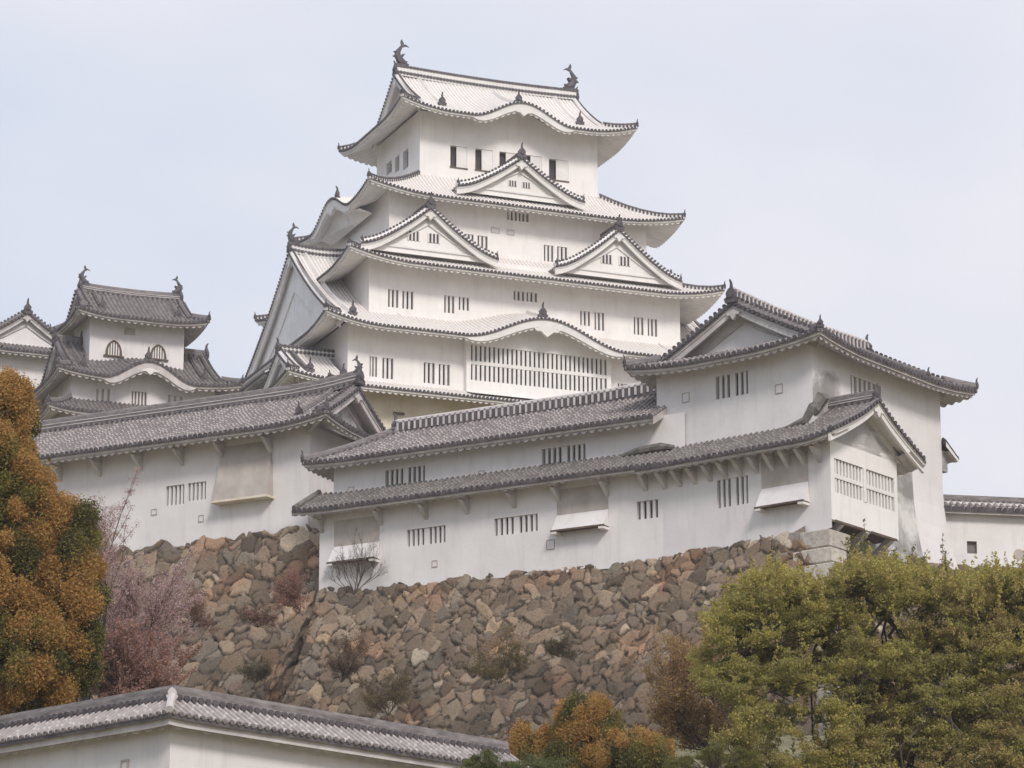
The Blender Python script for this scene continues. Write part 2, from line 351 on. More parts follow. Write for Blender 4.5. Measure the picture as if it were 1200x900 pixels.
def ridge(mb, pts, w=.32, h=.42, style='keep', sp=.3, out=0):
    """stacked ridge along a line of points (on the roof surface)"""
    pts = [Vector(p) for p in pts]; side = []
    for i, p in enumerate(pts):
        d = pts[min(i+1, len(pts)-1)]-pts[max(i-1, 0)]; d.z = 0; d.normalize(); side.append(Vector((-d.y, d.x, 0)))
    prof = [(-.5, -.15), (-.5, h), (-.34, h+.02), (-.3, h+.12), (-.12, h+.2), (.12, h+.2), (.3, h+.12), (.34, h+.02), (.5, h), (.5, -.15)]
    kb = {'keep': 'trim', 'lattice': 'dark', 'plain': 'ridge', 'white': 'trim'}[style]
    kt = {'keep': 'ridge', 'lattice': 'trimold', 'plain': 'ridge', 'white': 'trim'}[style]
    vs = [p+side[i]*(a*w)+Vector((0, 0, z)) for i, p in enumerate(pts) for a, z in prof]; m = len(prof)
    for a in range(m-1):
        k = kb if a in (0, m-2) else kt
        if a == 0: base = len(mb.v); mb.add(vs, [], k)
        mi = mb.mi(k)
        for i in range(len(pts)-1): mb.f.append([base+i*m+a, base+i*m+a+1, base+(i+1)*m+a+1, base+(i+1)*m+a]); mb.m.append(mi)
    for e in (0, len(pts)-1): mb.poly([vs[e*m+a] for a in range(m)], kb)
    # beads / bars along the ridge
    L = 0; nxt = sp/2
    for i in range(len(pts)-1):
        a, b = pts[i], pts[i+1]; l = (b-a).length
        while nxt < L+l:
            t = (nxt-L)/l; p = a.lerp(b, t); sd = side[i].lerp(side[i+1], t)
            if style == 'keep':
                for sg in (-1, 1):
                    rb = .085 if h < .3 else .135
                    mb.disc(p+sd*(sg*w*.5)+Vector((0, 0, h*.12+.02)), sd*sg, rb, .05, 'dark', 8)
                    mb.disc(p+sd*(sg*w*.35)+Vector((0, 0, h+.05)), sd*sg, rb, .1, 'dark', 8)
            elif style == 'lattice':
                for sg in (-1, 1): mb.obox(p+sd*(sg*(w*.5+.02))+Vector((0, 0, h*.48)), (b-a).normalized()*.05, sd*.03, (0, 0, h*.44), 'trimold')
                mb.disc(p+Vector((0, 0, h-.02)), (b-a), .17, .1, 'ridge', 8)
            elif style == 'plain':
                for sg in (-1, 1): mb.disc(p+sd*(sg*w*.5)+Vector((0, 0, 0.02)), sd*sg, .08, .05, 'dark', 6)
            nxt += sp
        L += l
    if style == 'plain' and h > .3:
        for sg in (-1, 1):
            for zz in (h*.35, h*.7):
                for i in range(len(pts)-1):
                    c0, c1 = pts[i]+side[i]*sg*w*.52, pts[i+1]+side[i+1]*sg*w*.52
                    mb.beam(c0+Vector((0, 0, zz)), c1+Vector((0, 0, zz)), .05, .04, 'trimold')
def onigawara(mb, c, d, s=1.0, k='dark', horn=True):
    """ridge end tile: stepped shield with shoulders, boss and a horn"""
    c = Vector(c); d = Vector((d[0], d[1], 0)).normalized(); sd = Vector((-d.y, d.x, 0)); z = Vector((0, 0, 1))
    out = [(-.34, -.12), (-.42, .12), (-.26, .2), (-.3, .42), (-.16, .62), (0, .72), (.16, .62), (.3, .42), (.26, .2), (.42, .12), (.34, -.12)]
    n = len(out); vs = [c+sd*(a*s)+z*(b*s)+d*(q*s) for q in (-.1, .12) for a, b in out]
    mb.add(vs, [tuple(range(n)), tuple(range(n, 2*n))]+[(i, (i+1) % n, n+(i+1) % n, n+i) for i in range(n)], k)
    mb.disc(c+z*(.3*s)+d*(.1*s), d, .17*s, .1*s, k)
    if horn: mb.tube([c+z*.65*s, c+z*.95*s+d*.02*s, c+z*1.12*s+d*.14*s], [.11*s, .08*s, .05*s], k)
def fish(par, c, d, s=1.0, k='dark', name='fish_finial'):
    """roof fish: head low on the ridge, scaled body arching up, forked tail"""
    mb = MB(); c = Vector(c); d = Vector((d[0], d[1], 0)).normalized(); z = Vector((0, 0, 1)); sd = Vector((-d.y, d.x, 0))
    def p(a, h, q=0): return c+d*(a*s)+z*(h*s)+sd*(q*s)   # d points inward along the ridge
    mb.tube([p(.42, .05), p(.3, .22), p(.02, .42), p(-.2, .8), p(-.16, 1.2), p(.06, 1.55), p(.2, 1.78)], [.16*s, .3*s, .33*s, .26*s, .19*s, .12*s, .06*s], k, 8)
    mb.obox(p(.1, .0), d*.5*s, sd*.26*s, z*.14*s, k)
    def fin(pts, th=.05):
        m = len(pts); vs = [p(a, h, q) for q in (-th, th) for a, h in pts]
        mb.add(vs, [tuple(range(m)), tuple(range(m, 2*m))]+[(i, (i+1) % m, m+(i+1) % m, m+i) for i in range(m)], k)
    fin([(.12, 1.6), (.0, 1.95), (.1, 2.2), (.24, 1.95), (.3, 1.8)]); fin([(.16, 1.7), (.4, 1.82), (.72, 1.62), (.42, 1.66), (.24, 1.56)])
    fin([(-.3, .6), (-.62, .75), (-.4, .95), (-.56, 1.15), (-.28, 1.2), (-.2, .9)]); fin([(.1, .95), (.34, 1.0), (.2, .75), (.02, .72)], .2)
    fin([(.5, .0), (.72, .2), (.5, .3), (.62, .45), (.3, .42)], .12)
    return mb.build(name, par)
def gable(par, prof, Q, over, kw='white', kb='trim', bh=.42, th=.14, lat=None, kd='dark', pend=True, sp=.3, inner=True, beads=True, kt='trim', base=None, double=True, tscale=1.0):
    """gable end: prof = (a, z) points left foot > peak > right foot; Q(a, n, z), n = distance outward of the gable wall"""
    g = MB(); zb = min(p[1] for p in prof) if base is None else base
    g.poly([Q(a, 0, z-.05) for a, z in prof]+[Q(prof[-1][0], 0, zb-.25), Q(prof[0][0], 0, zb-.25)], kw)
    pk = max(prof, key=lambda p: p[1]); ac = pk[0]
    if inner:   # raised inner moulding
        hw_ = abs(prof[0][0]-ac)*.66; hh_ = (pk[1]-zb)*.60; b0 = zb+(.5 if hh_ > 1.2 else .1)*.5
        pr2 = [(ac-hw_, b0), (ac-hw_*.5, b0+hh_*.46), (ac, b0+hh_), (ac+hw_*.5, b0+hh_*.46), (ac+hw_, b0), (ac-hw_, b0)]
        for i in range(len(pr2)-1):
            (a, z), (b, y) = pr2[i], pr2[i+1]; g.add([Q(a, .0, z), Q(b, .0, y), Q(b, .1, y), Q(a, .1, z), Q(a, .1, z-.14), Q(b, .1, y-.12), Q(a, 0, z-.12), Q(b, 0, y-.12)], [(0, 1, 2, 3), (3, 2, 5, 4), (4, 5, 7, 6)], kb)
    G = g.build('gable', par)
    b = MB()   # bargeboard: follows the roof line
    n0, n1 = over-.12-th, over-.12
    for i in range(len(prof)-1):
        (a, z), (c, y) = prof[i], prof[i+1]
        h0 = bh*(1+.25*abs(a-ac)/max(.1, abs(prof[0][0]-ac))); h1 = bh*(1+.25*abs(c-ac)/max(.1, abs(prof[0][0]-ac)))
        v = [Q(a, n1, z-.1), Q(c, n1, y-.1), Q(c, n1, y-.1-h1), Q(a, n1, z-.1-h0), Q(c, n0, y-.1-h1), Q(a, n0, z-.1-h0), Q(a, n0, z-.1), Q(c, n0, y-.1)]
        b.add(v, [(0, 1, 2, 3), (3, 2, 4, 5), (5, 4, 7, 6)], kb)
        b.add([Q(a, n1+.05, z-.06), Q(c, n1+.05, y-.06), Q(c, n1+.05, y-.2), Q(a, n1+.05, z-.2), Q(c, n1, y-.2), Q(a, n1, z-.2)], [(0, 1, 2, 3), (3, 2, 4, 5)], kb)
        b.add([Q(a, 0, z-.1), Q(c, 0, y-.1), Q(c, over, y-.08), Q(a, over, z-.08)], [(0, 1, 2, 3)], kb)  # underside of the verge
        b.add([Q(a, over, z+.03), Q(c, over, y+.03), Q(c, over, y-.09), Q(a, over, z-.09)], [(0, 1, 2, 3)], kd)
    for j in (0, len(prof)-1):
        a, z = prof[j]; b.quad(Q(a, n0, z-.1), Q(a, n1, z-.1), Q(a, n1, z-.1-bh*1.25), Q(a, n0, z-.1-bh*1.25), kb)
    b.build('bargeboard', G)
    if beads:
        t = MB(); L = 0; nxt = .1
        for i in range(len(prof)-1):
            (a, z), (c, y) = prof[i], prof[i+1]; l = sqrt((a-c)**2+(z-y)**2)
            while nxt < L+l:
                q = (nxt-L)/l; A = a+(c-a)*q; Z = z+(y-z)*q; o0 = Vector(Q(A, over, Z+.05)); o1 = Vector(Q(A, over+1, Z+.05))
                t.disc(o0, o1-o0, .105*tscale, .07, kd); nxt += sp
                if double: t.disc(Vector(Q(A, over-.3, Z+.4)), o1-o0, .1*tscale, .1, kd, 6)
            L += l
        # rolled verge tiles capping the edge
        t.tube([Q(a, over-.12, z+.1) for a, z in prof], .11, kt, 6)
        if double:
            t.tube([Q(a, over-.32, z+.2) for a, z in prof], .17, kt, 6)
        t.build('verge_tiles', G)
    if pend:
        d = MB(); zt = pk[1]-.1-bh*.6; s = bh*1.5
        sh = [(0, .1), (.35, -.1), (.75, -.28), (.6, -.5), (.3, -.46), (.2, -.72), (0, -.95), (-.2, -.72), (-.3, -.46), (-.6, -.5), (-.75, -.28), (-.35, -.1)]
        m = len(sh); vs = [Q(ac+x*s, q, zt+y*s) for q in (n0, n1+.1) for x, y in sh]
        d.add(vs, [tuple(range(m)), tuple(range(m, 2*m))]+[(i, (i+1) % m, m+(i+1) % m, m+i) for i in range(m)], kb); d.build('pendant', G)
    if lat:
        for (x0, x1, z0, z1) in lat:
            Mp = lambda a, z, n: Q(a, .012-n*.12+.02, z)
            l = MB(); l.quad(Q(x0, .02, z0), Q(x1, .02, z0), Q(x1, .02, z1), Q(x0, .02, z1), 'hole')
            nb = 3; wd = (x1-x0)/(nb+(nb+1)*.7)
            for i in range(nb+1):
                xa = x0+i*wd*1.7; pts = [Q(xx, nn, zz) for nn in (.01, .07) for zz in (z0, z1) for xx in (xa, xa+.7*wd)]
                l.add(pts, [(0, 2, 3, 1), (4, 5, 7, 6), (0, 1, 5, 4), (2, 6, 7, 3), (0, 4, 6, 2), (1, 3, 7, 5)], kb)
            l.build('lattice_window', G)
    return G

class Hip:
    """hipped roof over a rectangle; ridge (if any) along the first axis. t = share of the run"""
    def __init__(s, x0, x1, y0, y1, rx, ry, ze, zt, c=.3, L=.7, E=1.8, ts=1.0, swap=False, bumps=None, open0=False, open1=False):
        s.open0 = open0; s.open1 = open1
        s.x0, s.x1, s.y0, s.y1, s.rx, s.ry, s.ze, s.zt, s.c, s.L, s.E, s.ts, s.swap = x0, x1, y0, y1, rx, ry, ze, zt, c, L, E, ts, swap
        s.bumps = bumps or {}
    def zf(s, t): return s.ze+(s.zt-s.ze)*((1-s.c)*t+s.c*t*t)
    def lift(s, e, t): return s.L*max(0, 1-max(e, -.2)/s.E)**2*max(0, 1-t)
    def X(s, x, y, z): return Vector((y, x, z)) if s.swap else Vector((x, y, z))
    def side(s, k):
        x0, x1, y0, y1, rx, ry = s.x0, s.x1, s.y0, s.y1, s.rx, s.ry
        bp = s.bumps.get(k)
        def bump(a, t):
            if not bp: return 0
            c, w, A = bp; q = abs(a-c)/w
            return 0 if q >= 1 else A*(.5+.5*cos(pi*q))*max(0, 1-t)**1.2
        if k in 'FB':
            def P(a, d):
                t = d/ry; e = (x1-a if s.open0 else a-x0 if s.open1 else min(a-x0, x1-a))/rx
                y = y0+d if k == 'F' else y1-d
                return s.X(a, y, s.zf(t)+s.lift(e, t)+bump(a, t))
            def qm(a):
                e = (x1-a if s.open0 else a-x0 if s.open1 else min(a-x0, x1-a))/rx
                return ry*(1 if e >= s.ts else max(0, e))
            return P, x0, x1, qm, rx/ry
        def P(a, d):
            t = d/rx; e = min(a-y0, y1-a)/ry
            x = x0+d if k == 'W' else x1-d
            return s.X(x, a, s.zf(t)+s.lift(e, t)+bump(a, t))
        def qm(a):
            e = min(a-y0, y1-a)/ry
            return rx*max(0, min(s.ts, e))
        return P, y0, y1, qm, ry/rx
def roof(par, H, sides, over, kc='cw', kp='pw', pitch=.3, kw='trim', cut=None, hipstyle='keep', nq=7, hw=.26, hh=.14, oni=.46, trim=True, kd='dark', r=.085, board=None, thick=.13, hips='all', name='roof', wh=.19, dr=.105, kc_side=None):
    mb = MB(); tr = MB()
    for i, k in enumerate(sides):
        P, a0, a1, qm, hk = H.side(k); q = qm
        if cut and k in cut:
            cf = cut[k]; q = (lambda a, qm=qm, cf=cf: min(qm(a), cf(a)))
        patch(mb, P, a0, a1, pitch, q, nq, kc, kp, r=r, kd=kd, seed=i, dr=dr)
        ov = over if not isinstance(over, dict) else over[k]
        if trim: eave_trim(tr, P, a0, a1, 0 if (H.open0 and k in 'FB') else hk, 0 if (H.open1 and k in 'FB') else hk, ov, kw, kd, board=(board or {}).get(k), thick=thick, wh=wh)
    R = mb.build(name, par)
    if trim: tr.build('eave', R)
    cs = {'FW': (H.x0, H.y0, 1, 1), 'FE': (H.x1, H.y0, -1, 1), 'BW': (H.x0, H.y1, 1, -1), 'BE': (H.x1, H.y1, -1, -1)}
    for key, (cx, cy, sx, sy) in cs.items():
        if hips != 'all' and key not in hips: continue
        pts = []; hb = MB()
        for j in range(7):
            t = H.ts*j/6*.98; e = t
            pts.append(H.X(cx+sx*H.rx*t, cy+sy*H.ry*t, H.zf(t)+H.lift(e, t)+.04))
        ridge(hb, pts, hw, hh, hipstyle)
        d = pts[0]-pts[1]; onigawara(hb, pts[0]+Vector((0, 0, .1)), d, oni, kd)
        hb.build('hip_ridge', R)
    return R
def rect_walls(par, x0, x1, y0, y1, zb, zt, k, F=(), W=(), topF=None, topW=None, exF=(), exW=(), baseF=None, baseW=None):
    mb = MB()
    MF = lambda a, z, n: Vector((a, y0+n, z)); MW = lambda a, z, n: Vector((x0+n, a, z))
    wall_face(mb, MF, x0, x1, baseF or zb, topF or zt, [o for o in F], k, exF)
    wall_face(mb, MW, y0, y1, baseW or zb, topW or zt, [o for o in W], k, exW)
    mb.quad((x1, y0, zb), (x1, y1, zb), (x1, y1, zt), (x1, y0, zt), k)
    mb.quad((x0, y1, zb), (x1, y1, zb), (x1, y1, zt), (x0, y1, zt), k)
    mb.quad((x0, y0, zt-.02), (x1, y0, zt-.02), (x1, y1, zt-.02), (x0, y1, zt-.02), k)
    mb.build('wall', par)
    return MF, MW
def pxF(fr, v, x0, y0, x1, y1):
    """rectangle on a front wall from two picture corners"""
    a, z = fr.onF(v, x0, y0); b, y = fr.onF(v, x1, y1); zt = fr.onF(v, x1, y0)[1]
    m = (fr.onF(v, (x0+x1)/2, y0)[1]); n = (fr.onF(v, (x0+x1)/2, y1)[1])
    return (min(a, b), max(a, b), min(z, y), max(z, y))
def rcF(fr, v, pts):
    """pts: left x, right x, top y at left, bottom y at left"""
    x0, x1, yt, yb = pts; a, zt = fr.onF(v, x0, yt); zb = fr.onF(v, x0, yb)[1]; b = fr.onF(v, x1, yt)[0]
    return (a, b, zb, zt)
def rcW(fr, u, pts):
    x0, x1, yt, yb = pts; a, zt = fr.onW(u, x0, yt); zb = fr.onW(u, x0, yb)[1]; b = fr.onW(u, x1, yt)[0]
    return (min(a, b), max(a, b), zb, zt)
def curve_prof(a0, a1, zb, zp, c=.3, n=10, lift=0):
    m = (a0+a1)/2; h = (a1-a0)/2; r = []
    for i in range(2*n+1):
        a = a0+(a1-a0)*i/(2*n); t = 1-abs(a-m)/h
        r.append((a, zb+(zp-zb)*((1-c)*t+c*t*t)+lift*max(0, 1-t*3)**2))
    return r

# ================================================================== MAIN KEEP
K = Frame(atY(492, 170, 240), 67.5)
ZK = 52.0
keep = thing('castle_keep', 'tall white five-tiered main keep crowned by two fish finials, biggest building in the photo', 'castle keep', K, ZK)
CV = 4.6; CU = 7.2
# --- walls, storey by storey
T5 = (0, 14.4, 0, 9.2); T4 = (-3.1, 17.5, -2.0, 11.2); T3 = (-5.3, 19.3, -3.9, 13.1); T2 = (-7.5, 21.9, -5.7, 14.9); T1 = (-7.7, 22.1, -6.1, 15.3)
F5 = [rcF(K, 0, p) for p in ((527.8, 547.5, 170, 195), (557, 577.5, 173.7, 198.5), (585.3, 606, 177.4, 202), (614, 635, 181, 206), (643.3, 666, 185.5, 209.7))]
W5 = [rcW(K, 0, p) for p in ((453, 459, 192, 206), (463, 468, 185, 203), (472.5, 478.5, 178, 200))]
top5 = lambda a: 87.0+(0 if abs(a-7.45) > 4.1 else 1.1*(.5+.5*cos(pi*(a-7.45)/4.1)))
MF, MW = rect_walls(keep, *T5, 81.3, 87.0, 'white', F5, W5, topF=top5, exF=[i*.5 for i in range(1, 28)])
for o in F5: window(keep, MF, o, kind='shutter', k='trim')
for o in W5: window(keep, MW, o, kind='none', k='trim')
F4 = [rcF(K, -2, p) for p in ((545, 555, 273.8, 292), (559.7, 571.4, 275.7, 294), (637.4, 648.4, 286.7, 305.7), (653, 664.5, 288.5, 307.6), (594.5, 606, 247, 257.5), (608, 619.5, 249, 259))]
MF, MW = rect_walls(keep, *T4, 75.0, 80.2, 'white', F4)
for i, o in enumerate(F4): window(keep, MF, o, 3, k='trim')
for p in ((575.4, 585.3, 266.5, 272.5), (593.8, 602.6, 269, 275)):
    o = rcF(K, -2, p); loophole(keep, MF, *o)
F3 = [rcF(K, -3.9, p) for p in ((455, 467, 338.5, 359.5), (471.7, 484.4, 340.5, 361.5), (520.7, 532.5, 345.7, 366.2), (537.7, 549.7, 347.5, 363), (602, 614.5, 340.5, 351.5), (617, 629.5, 342, 353), (680, 691.5, 364, 381), (696.7, 708, 365.5, 386.5), (742.7, 754, 371, 391.7), (759, 770, 373, 393.5))]
MF, MW = rect_walls(keep, *T3, 69.2, 74.6, 'white', F3)
for i, o in enumerate(F3): window(keep, MF, o, 3, k='trim', hole='holeg' if i in (3, 4, 5, 6) else 'hole')
F2 = [rcF(K, -5.7, p) for p in ((433.3, 442, 417.3, 441), (448.3, 461, 418.8, 443.3), (496.7, 509.5, 424.3, 448.5), (514.3, 527, 426.3, 450.7), (724, 735, 449, 471), (741, 752, 451, 473))]
R2b = (6.95, 6.3, 1.85)
def top2(a):
    q = abs(a-R2b[0])/R2b[1]; return 68.35+(0 if q >= 1 else 1.7*(.5+.5*cos(pi*q)))
MF, MW = rect_walls(keep, *T2, 63.4, 68.35, 'white', F2, topF=top2, exF=[i*.6-2 for i in range(36)])
for o in F2: window(keep, MF, o, 3, k='trim')
# projecting lattice bay under the curved gable
bay = MB(); BU0, BU1, BV = 1.3, 12.6, -6.25
MB_ = lambda a, z, n: Vector((a, BV+n, z))
lat = (1.65, 12.25, 64.85, 67.45); top3 = lambda a: top2(a)+.02
wall_face(bay, MB_, BU0, BU1, 63.9, top3, [lat], 'white', [i*.6-2 for i in range(36)])
for a in (BU0, BU1): bay.quad((a, BV, 63.9), (a, -5.6, 63.9), (a, -5.6, 68.2), (a, BV, 68.2), 'white')
bay.add([(BU0, BV, 63.95), (BU1, BV, 63.95), (BU1, -7.5, 63.55), (BU0, -7.5, 63.55)], [(0, 1, 2, 3)], 'trim')
bay.build('lattice_bay', keep)
window(keep, MB_, lat, 31, k='trim', rail=(66.02, 66.28))
MF, MW = rect_walls(keep, *T1, 52.0, 63.6, 'tan')
for i in range(5): b = MB(); a = -4.2+i*5.4; b.box(a, a+.8, -6.32, -6.1, 61.75, 61.9, 'wood'); b.build('drip_board', keep)
# --- tier roofs
H5 = Hip(-2.3, 16.7, -2.3, 11.5, 6.9, 6.9, 86.40, 91.25, c=.36, L=.75, E=.62, ts=2.0/6.9, bumps={'F': (7.45, 4.1, 1.45), 'B': (7.45, 4.1, 1.45)})
bb = lambda c, w: (lambda a: .42*max(0, 1-(abs(a-c)/w)**6) if abs(a-c) < w else 0)
R5 = roof(keep, H5, 'FBWE', 2.3, board={'F': bb(7.45, 4.1)})
H4 = Hip(-5.4, 19.8, -3.9, 13.1, 5.4, 3.9, 79.12, 82.0, c=.3, L=.75, E=1.1, bumps={'W': (4.6, 4.4, 1.55), 'E': (4.6, 4.4, 1.55)})
R4 = roof(keep, H4, 'FBWE', {'F': 1.9, 'B': 1.9, 'W': 2.3, 'E': 2.3}, board={'W': bb(4.6, 4.4)})
H3 = Hip(-7.6, 22.0, -6.0, 15.2, 4.5, 4.0, 73.15, 75.6, c=.3, L=.8, E=1.2)
R3 = roof(keep, H3, 'FBWE', {'F': 2.1, 'B': 2.1, 'W': 2.3, 'E': 2.3})
H2 = Hip(-9.9, 24.3, -7.8, 17.0, 12.4, 12.4, 67.68, 76.2, c=.343, L=.75, E=.38, ts=1.5/12.4, bumps={'F': R2b})
cut2 = lambda a: 12.4 if (a < -3.1 or a > 17.5) else 3.95
R2 = roof(keep, H2, 'FBWE', {'F': 2.1, 'B': 2.1, 'W': 2.4, 'E': 2.4}, board={'F': bb(R2b[0], R2b[1])}, cut={'F': cut2, 'B': cut2}, nq=12)
H1 = Hip(-9.7, 24.1, -8.2, 17.4, 2.2, 2.5, 63.05, 64.1, c=.2, L=.2, E=1)
R1 = roof(keep, H1, 'FBWE', {'F': 2.1, 'B': 2.1, 'W': 2.0, 'E': 2.0})
# --- top ridge, descending ridges, fish
def top_ridges(par, H, u0, u1, zr, hs, style='keep', dn=(), dend=1.0, w=.42, h=.55):
    mb = MB(); cy = (H.y0+H.y1)/2; n = 12
    pts = [H.X(u0+(u1-u0)*i/n, cy, H.zt+.02+.16*(2*i/n-1)**2) for i in range(n+1)]
    ridge(mb, pts, w, h, style, .27)
    for e, q in ((0, 1), (-1, -2)): onigawara(mb, pts[e], pts[e]-pts[q], .9)
    mb.build('main_ridge', par)
    if dn:
        for a in dn:
            for k in 'FB':
                mb = MB(); P = H.side(k)[0]; pts = [P(a, H.ry*(1-t)+dend*t)+Vector((0, 0, .05)) for t in [i/10 for i in range(11)]]
                ridge(mb, pts, .22, .1, 'white' if style == 'keep' else style); onigawara(mb, pts[-1]+Vector((0, 0, .1)), pts[-1]-pts[-2], .85)
                mb.build('descending_ridge', par)
top_ridges(R5, H5, -.3, 14.7, 0, 1, dn=(1.6, 12.8), dend=1.9)
fish(keep, H5.X(.1, CV, H5.zt+.8), (1, 0), 1.0); fish(keep, H5.X(14.3, CV, H5.zt+.8), (-1, 0), 1.0)
mb = MB(); P = H5.side('F')[0]    # short ridge above the curved gable
pts = [P(7.45, 6.0-4.9*i/8)+Vector((0, 0, .04)) for i in range(9)]; ridge(mb, pts, .2, .1, 'white'); onigawara(mb, pts[-1]+Vector((0, 0, .1)), (0, -1), .85); mb.build('descending_ridge', R5)
def irimoya_gables(par, H, vin, wallin, kw='white', kb='trim', lat=None, bh=.42, nb=14, kt='trim', kd='dark', base=0, both=True, double=True, pend=True, lift=0, cw=.97, sp=.3):
    """gable ends of a hip-and-gable roof: verge inset vin from the eave, gable wall inset wallin"""
    cy = (H.y0+H.y1)/2; hw = H.ry-vin
    prof = []
    for i in range(2*nb+1):
        a = cy-hw+2*hw*i/(2*nb); prof.append((a, H.zf((H.ry-abs(a-cy))/H.ry)))
    for sx, x in ((1, H.x0), (-1, H.x1)):
        if sx < 0 and not both: continue
        Q = lambda a, n, z, sx=sx, x=x: H.X(x+sx*(wallin-n), a, z)
        gable(par, prof, Q, wallin-vin, kw, kb, bh=bh, kt=kt, kd=kd, double=double, pend=pend, sp=sp)
    return prof
irimoya_gables(R5, H5, 1.9, 2.6, lat=None)
irimoya_gables(R2, H2, 1.35, 1.9, kw='shade', bh=.5)
top_ridges(R2, H2, -8.5, -4.0, 0, 1, w=.4, h=.45, dn=(-7.3,), dend=1.7)
top_ridges(R2, H2, 18.4, 22.9, 0, 1, w=.4, h=.45)
fish(keep, H2.X(-8.3, CV, H2.zt+.75), (1, 0), .75); fish(keep, H2.X(22.7, CV, H2.zt+.75), (-1, 0), .75)
mb = MB(); P = H2.side('F')[0]; pts = [P(6.95, 3.9-3.0*i/6)+Vector((0, 0, .04)) for i in range(7)]
ridge(mb, pts, .2, .1, 'white'); onigawara(mb, pts[-1]+Vector((0, 0, .1)), (0, -1), .95); mb.build('descending_ridge', R2)
mb = MB(); P = H4.side('W')[0]; pts = [P(4.6, 4.6-4.0*i/6)+Vector((0, 0, .04)) for i in range(7)]
ridge(mb, pts, .2, .1, 'white'); onigawara(mb, pts[-1]+Vector((0, 0, .1)), (-1, 0), .9); mb.build('descending_ridge', R4)
# panel filling the curved west gable of the fourth roof, curved-gable pendants
mb = MB(); n = 16; P = H4.side('W')[0]
top = [P(.3+8.6*i/n, .5) for i in range(n+1)]
mb.poly([(-4.6, p[1], p[2]-.45) for p in top]+[(-3.6, 8.9, 78.6), (-3.6, .3, 78.6)], 'shade'); mb.build('curved_gable', R4)
def pendant(par, c, s, axis='F', k='trim'):
    d = MB(); sh = [(0, .1), (.4, .0), (.9, -.2), (1.2, -.12), (.9, -.42), (.55, -.4), (.3, -.62), (0, -.85), (-.3, -.62), (-.55, -.4), (-.9, -.42), (-1.2, -.12), (-.9, -.2), (-.4, 0)]
    m = len(sh)
    vs = [(c[0]+x*s, c[1]+q, c[2]+y*s) if axis == 'F' else (c[0]+q, c[1]+x*s, c[2]+y*s) for q in (-.1, .12) for x, y in sh]
    d.add(vs, [tuple(range(m)), tuple(range(m, 2*m))]+[(i, (i+1) % m, m+(i+1) % m, m+i) for i in range(m)], k); d.build('pendant', par)
p = H5.side('F')[0](7.45, .1); pendant(R5, (p[0], p[1]+.05, p[2]-.55), .6)
p = H2.side('F')[0](6.95, .1); pendant(R2, (p[0], p[1]+.05, p[2]-.6), .9)
p = H4.side('W')[0](4.6, .1); pendant(R4, (p[0]+.05, p[1], p[2]-.6), .7, 'W')
# --- triangular dormer gables on the front of roofs 3 and 4
def dormer(par, ac, hw, zb, zp, vf, vi, over=.55, lat=(), s=1.0, kw='white', kc='cw', kp='pw', c=.32):
    prof = curve_prof(ac-hw, ac+hw, zb, zp, c, 10, .25)
    zc = lambda a: zb+(zp-zb)*((1-c)*(1-abs(a-ac)/hw)+c*(1-abs(a-ac)/hw)**2)+.25*max(0, 1-3*(1-abs(a-ac)/hw))**2
    mb = MB()
    for sg in (-1, 1):
        P = lambda sv, q, sg=sg: Vector((ac+sg*(hw-q), sv, zc(ac+sg*(hw-q))))
        patch(mb, P, vf-over, vi, .3, lambda sv: hw, 8, kc, kp, eave=False, seed=sg+5)
    R = mb.build('dormer_roof', par)
    m2 = MB(); pts = [Vector((ac, vf-over+.1+(vi-vf)*i/6, zp+.08)) for i in range(7)]
    ridge(m2, pts, .3, .3, 'keep'); onigawara(m2, pts[0]+Vector((0, -.05, .05)), (0, -1), .95*s); m2.build('ridge', R)
    Q = lambda a, n, z: Vector((a, vf-n, z))
    gable(R, prof, Q, over, kw, 'trim', bh=.4, lat=lat)
    for sg in (-1, 1): m3 = MB(); onigawara(m3, (ac+sg*(hw-.1), vf-over+.1, zb+.4), (sg, -.3), .42, horn=True); m3.build('verge_end', R)
dormer(keep, -1.15, 5.3, 74.12, 77.6, -4.85, -1.9, lat=[(-2.75, -1.8, 75.15, 75.85), (-1.2, -.25, 75.15, 75.85)])
dormer(keep, 13.75, 5.1, 74.12, 77.75, -4.85, -1.9, lat=[(12.45, 13.4, 75.2, 75.9), (13.9, 14.85, 75.2, 75.9)])
dormer(keep, 6.8, 5.1, 80.05, 83.05, -2.85, .1, lat=[(5.9, 6.6, 80.95, 81.4), (7.0, 7.7, 80.95, 81.4)])
# --- west annexe of the first roof
mb = MB(); MWa = lambda a, z, n: Vector((-11.1+n, a, z))
mb.box(-11.1, -7.6, -6.2, 12.5, 52, 63.7, 'shade'); mb.build('annexe_wall', keep)
mb = MB(); mb.box(-10.6, -7.6, .5, 12.0, 63.7, 66.0, 'shade'); mb.build('annexe_wall', keep)
H0 = Hip(-12.7, -7.9, -8.0, 2.4, 5.2, 5.2, 63.3, 66.35, c=.25, L=.45, E=.8, ts=1.0/5.2, open1=True)
Ra = roof(keep, H0, 'FBW', 1.5, hips=('FW', 'BW'), name='annexe_roof')
irimoya_gables(Ra, H0, .9, 1.5, kw='shade', both=False)
mb = MB(); pts = [Vector((-11.7+4.4*i/5, -2.8, 66.4)) for i in range(6)]; ridge(mb, pts, .32, .35, 'keep'); onigawara(mb, pts[0], (-1, 0), .9); mb.build('ridge', Ra)
for a in (-10.7,):
    mb = MB(); P = H0.side('F')[0]; q = [P(a, 5.2-4.1*i/8)+Vector((0, 0, .05)) for i in range(9)]; ridge(mb, q, .22, .1, 'keep'); onigawara(mb, q[-1]+Vector((0, 0, .1)), (0, -1), .85); mb.build('descending_ridge', Ra)
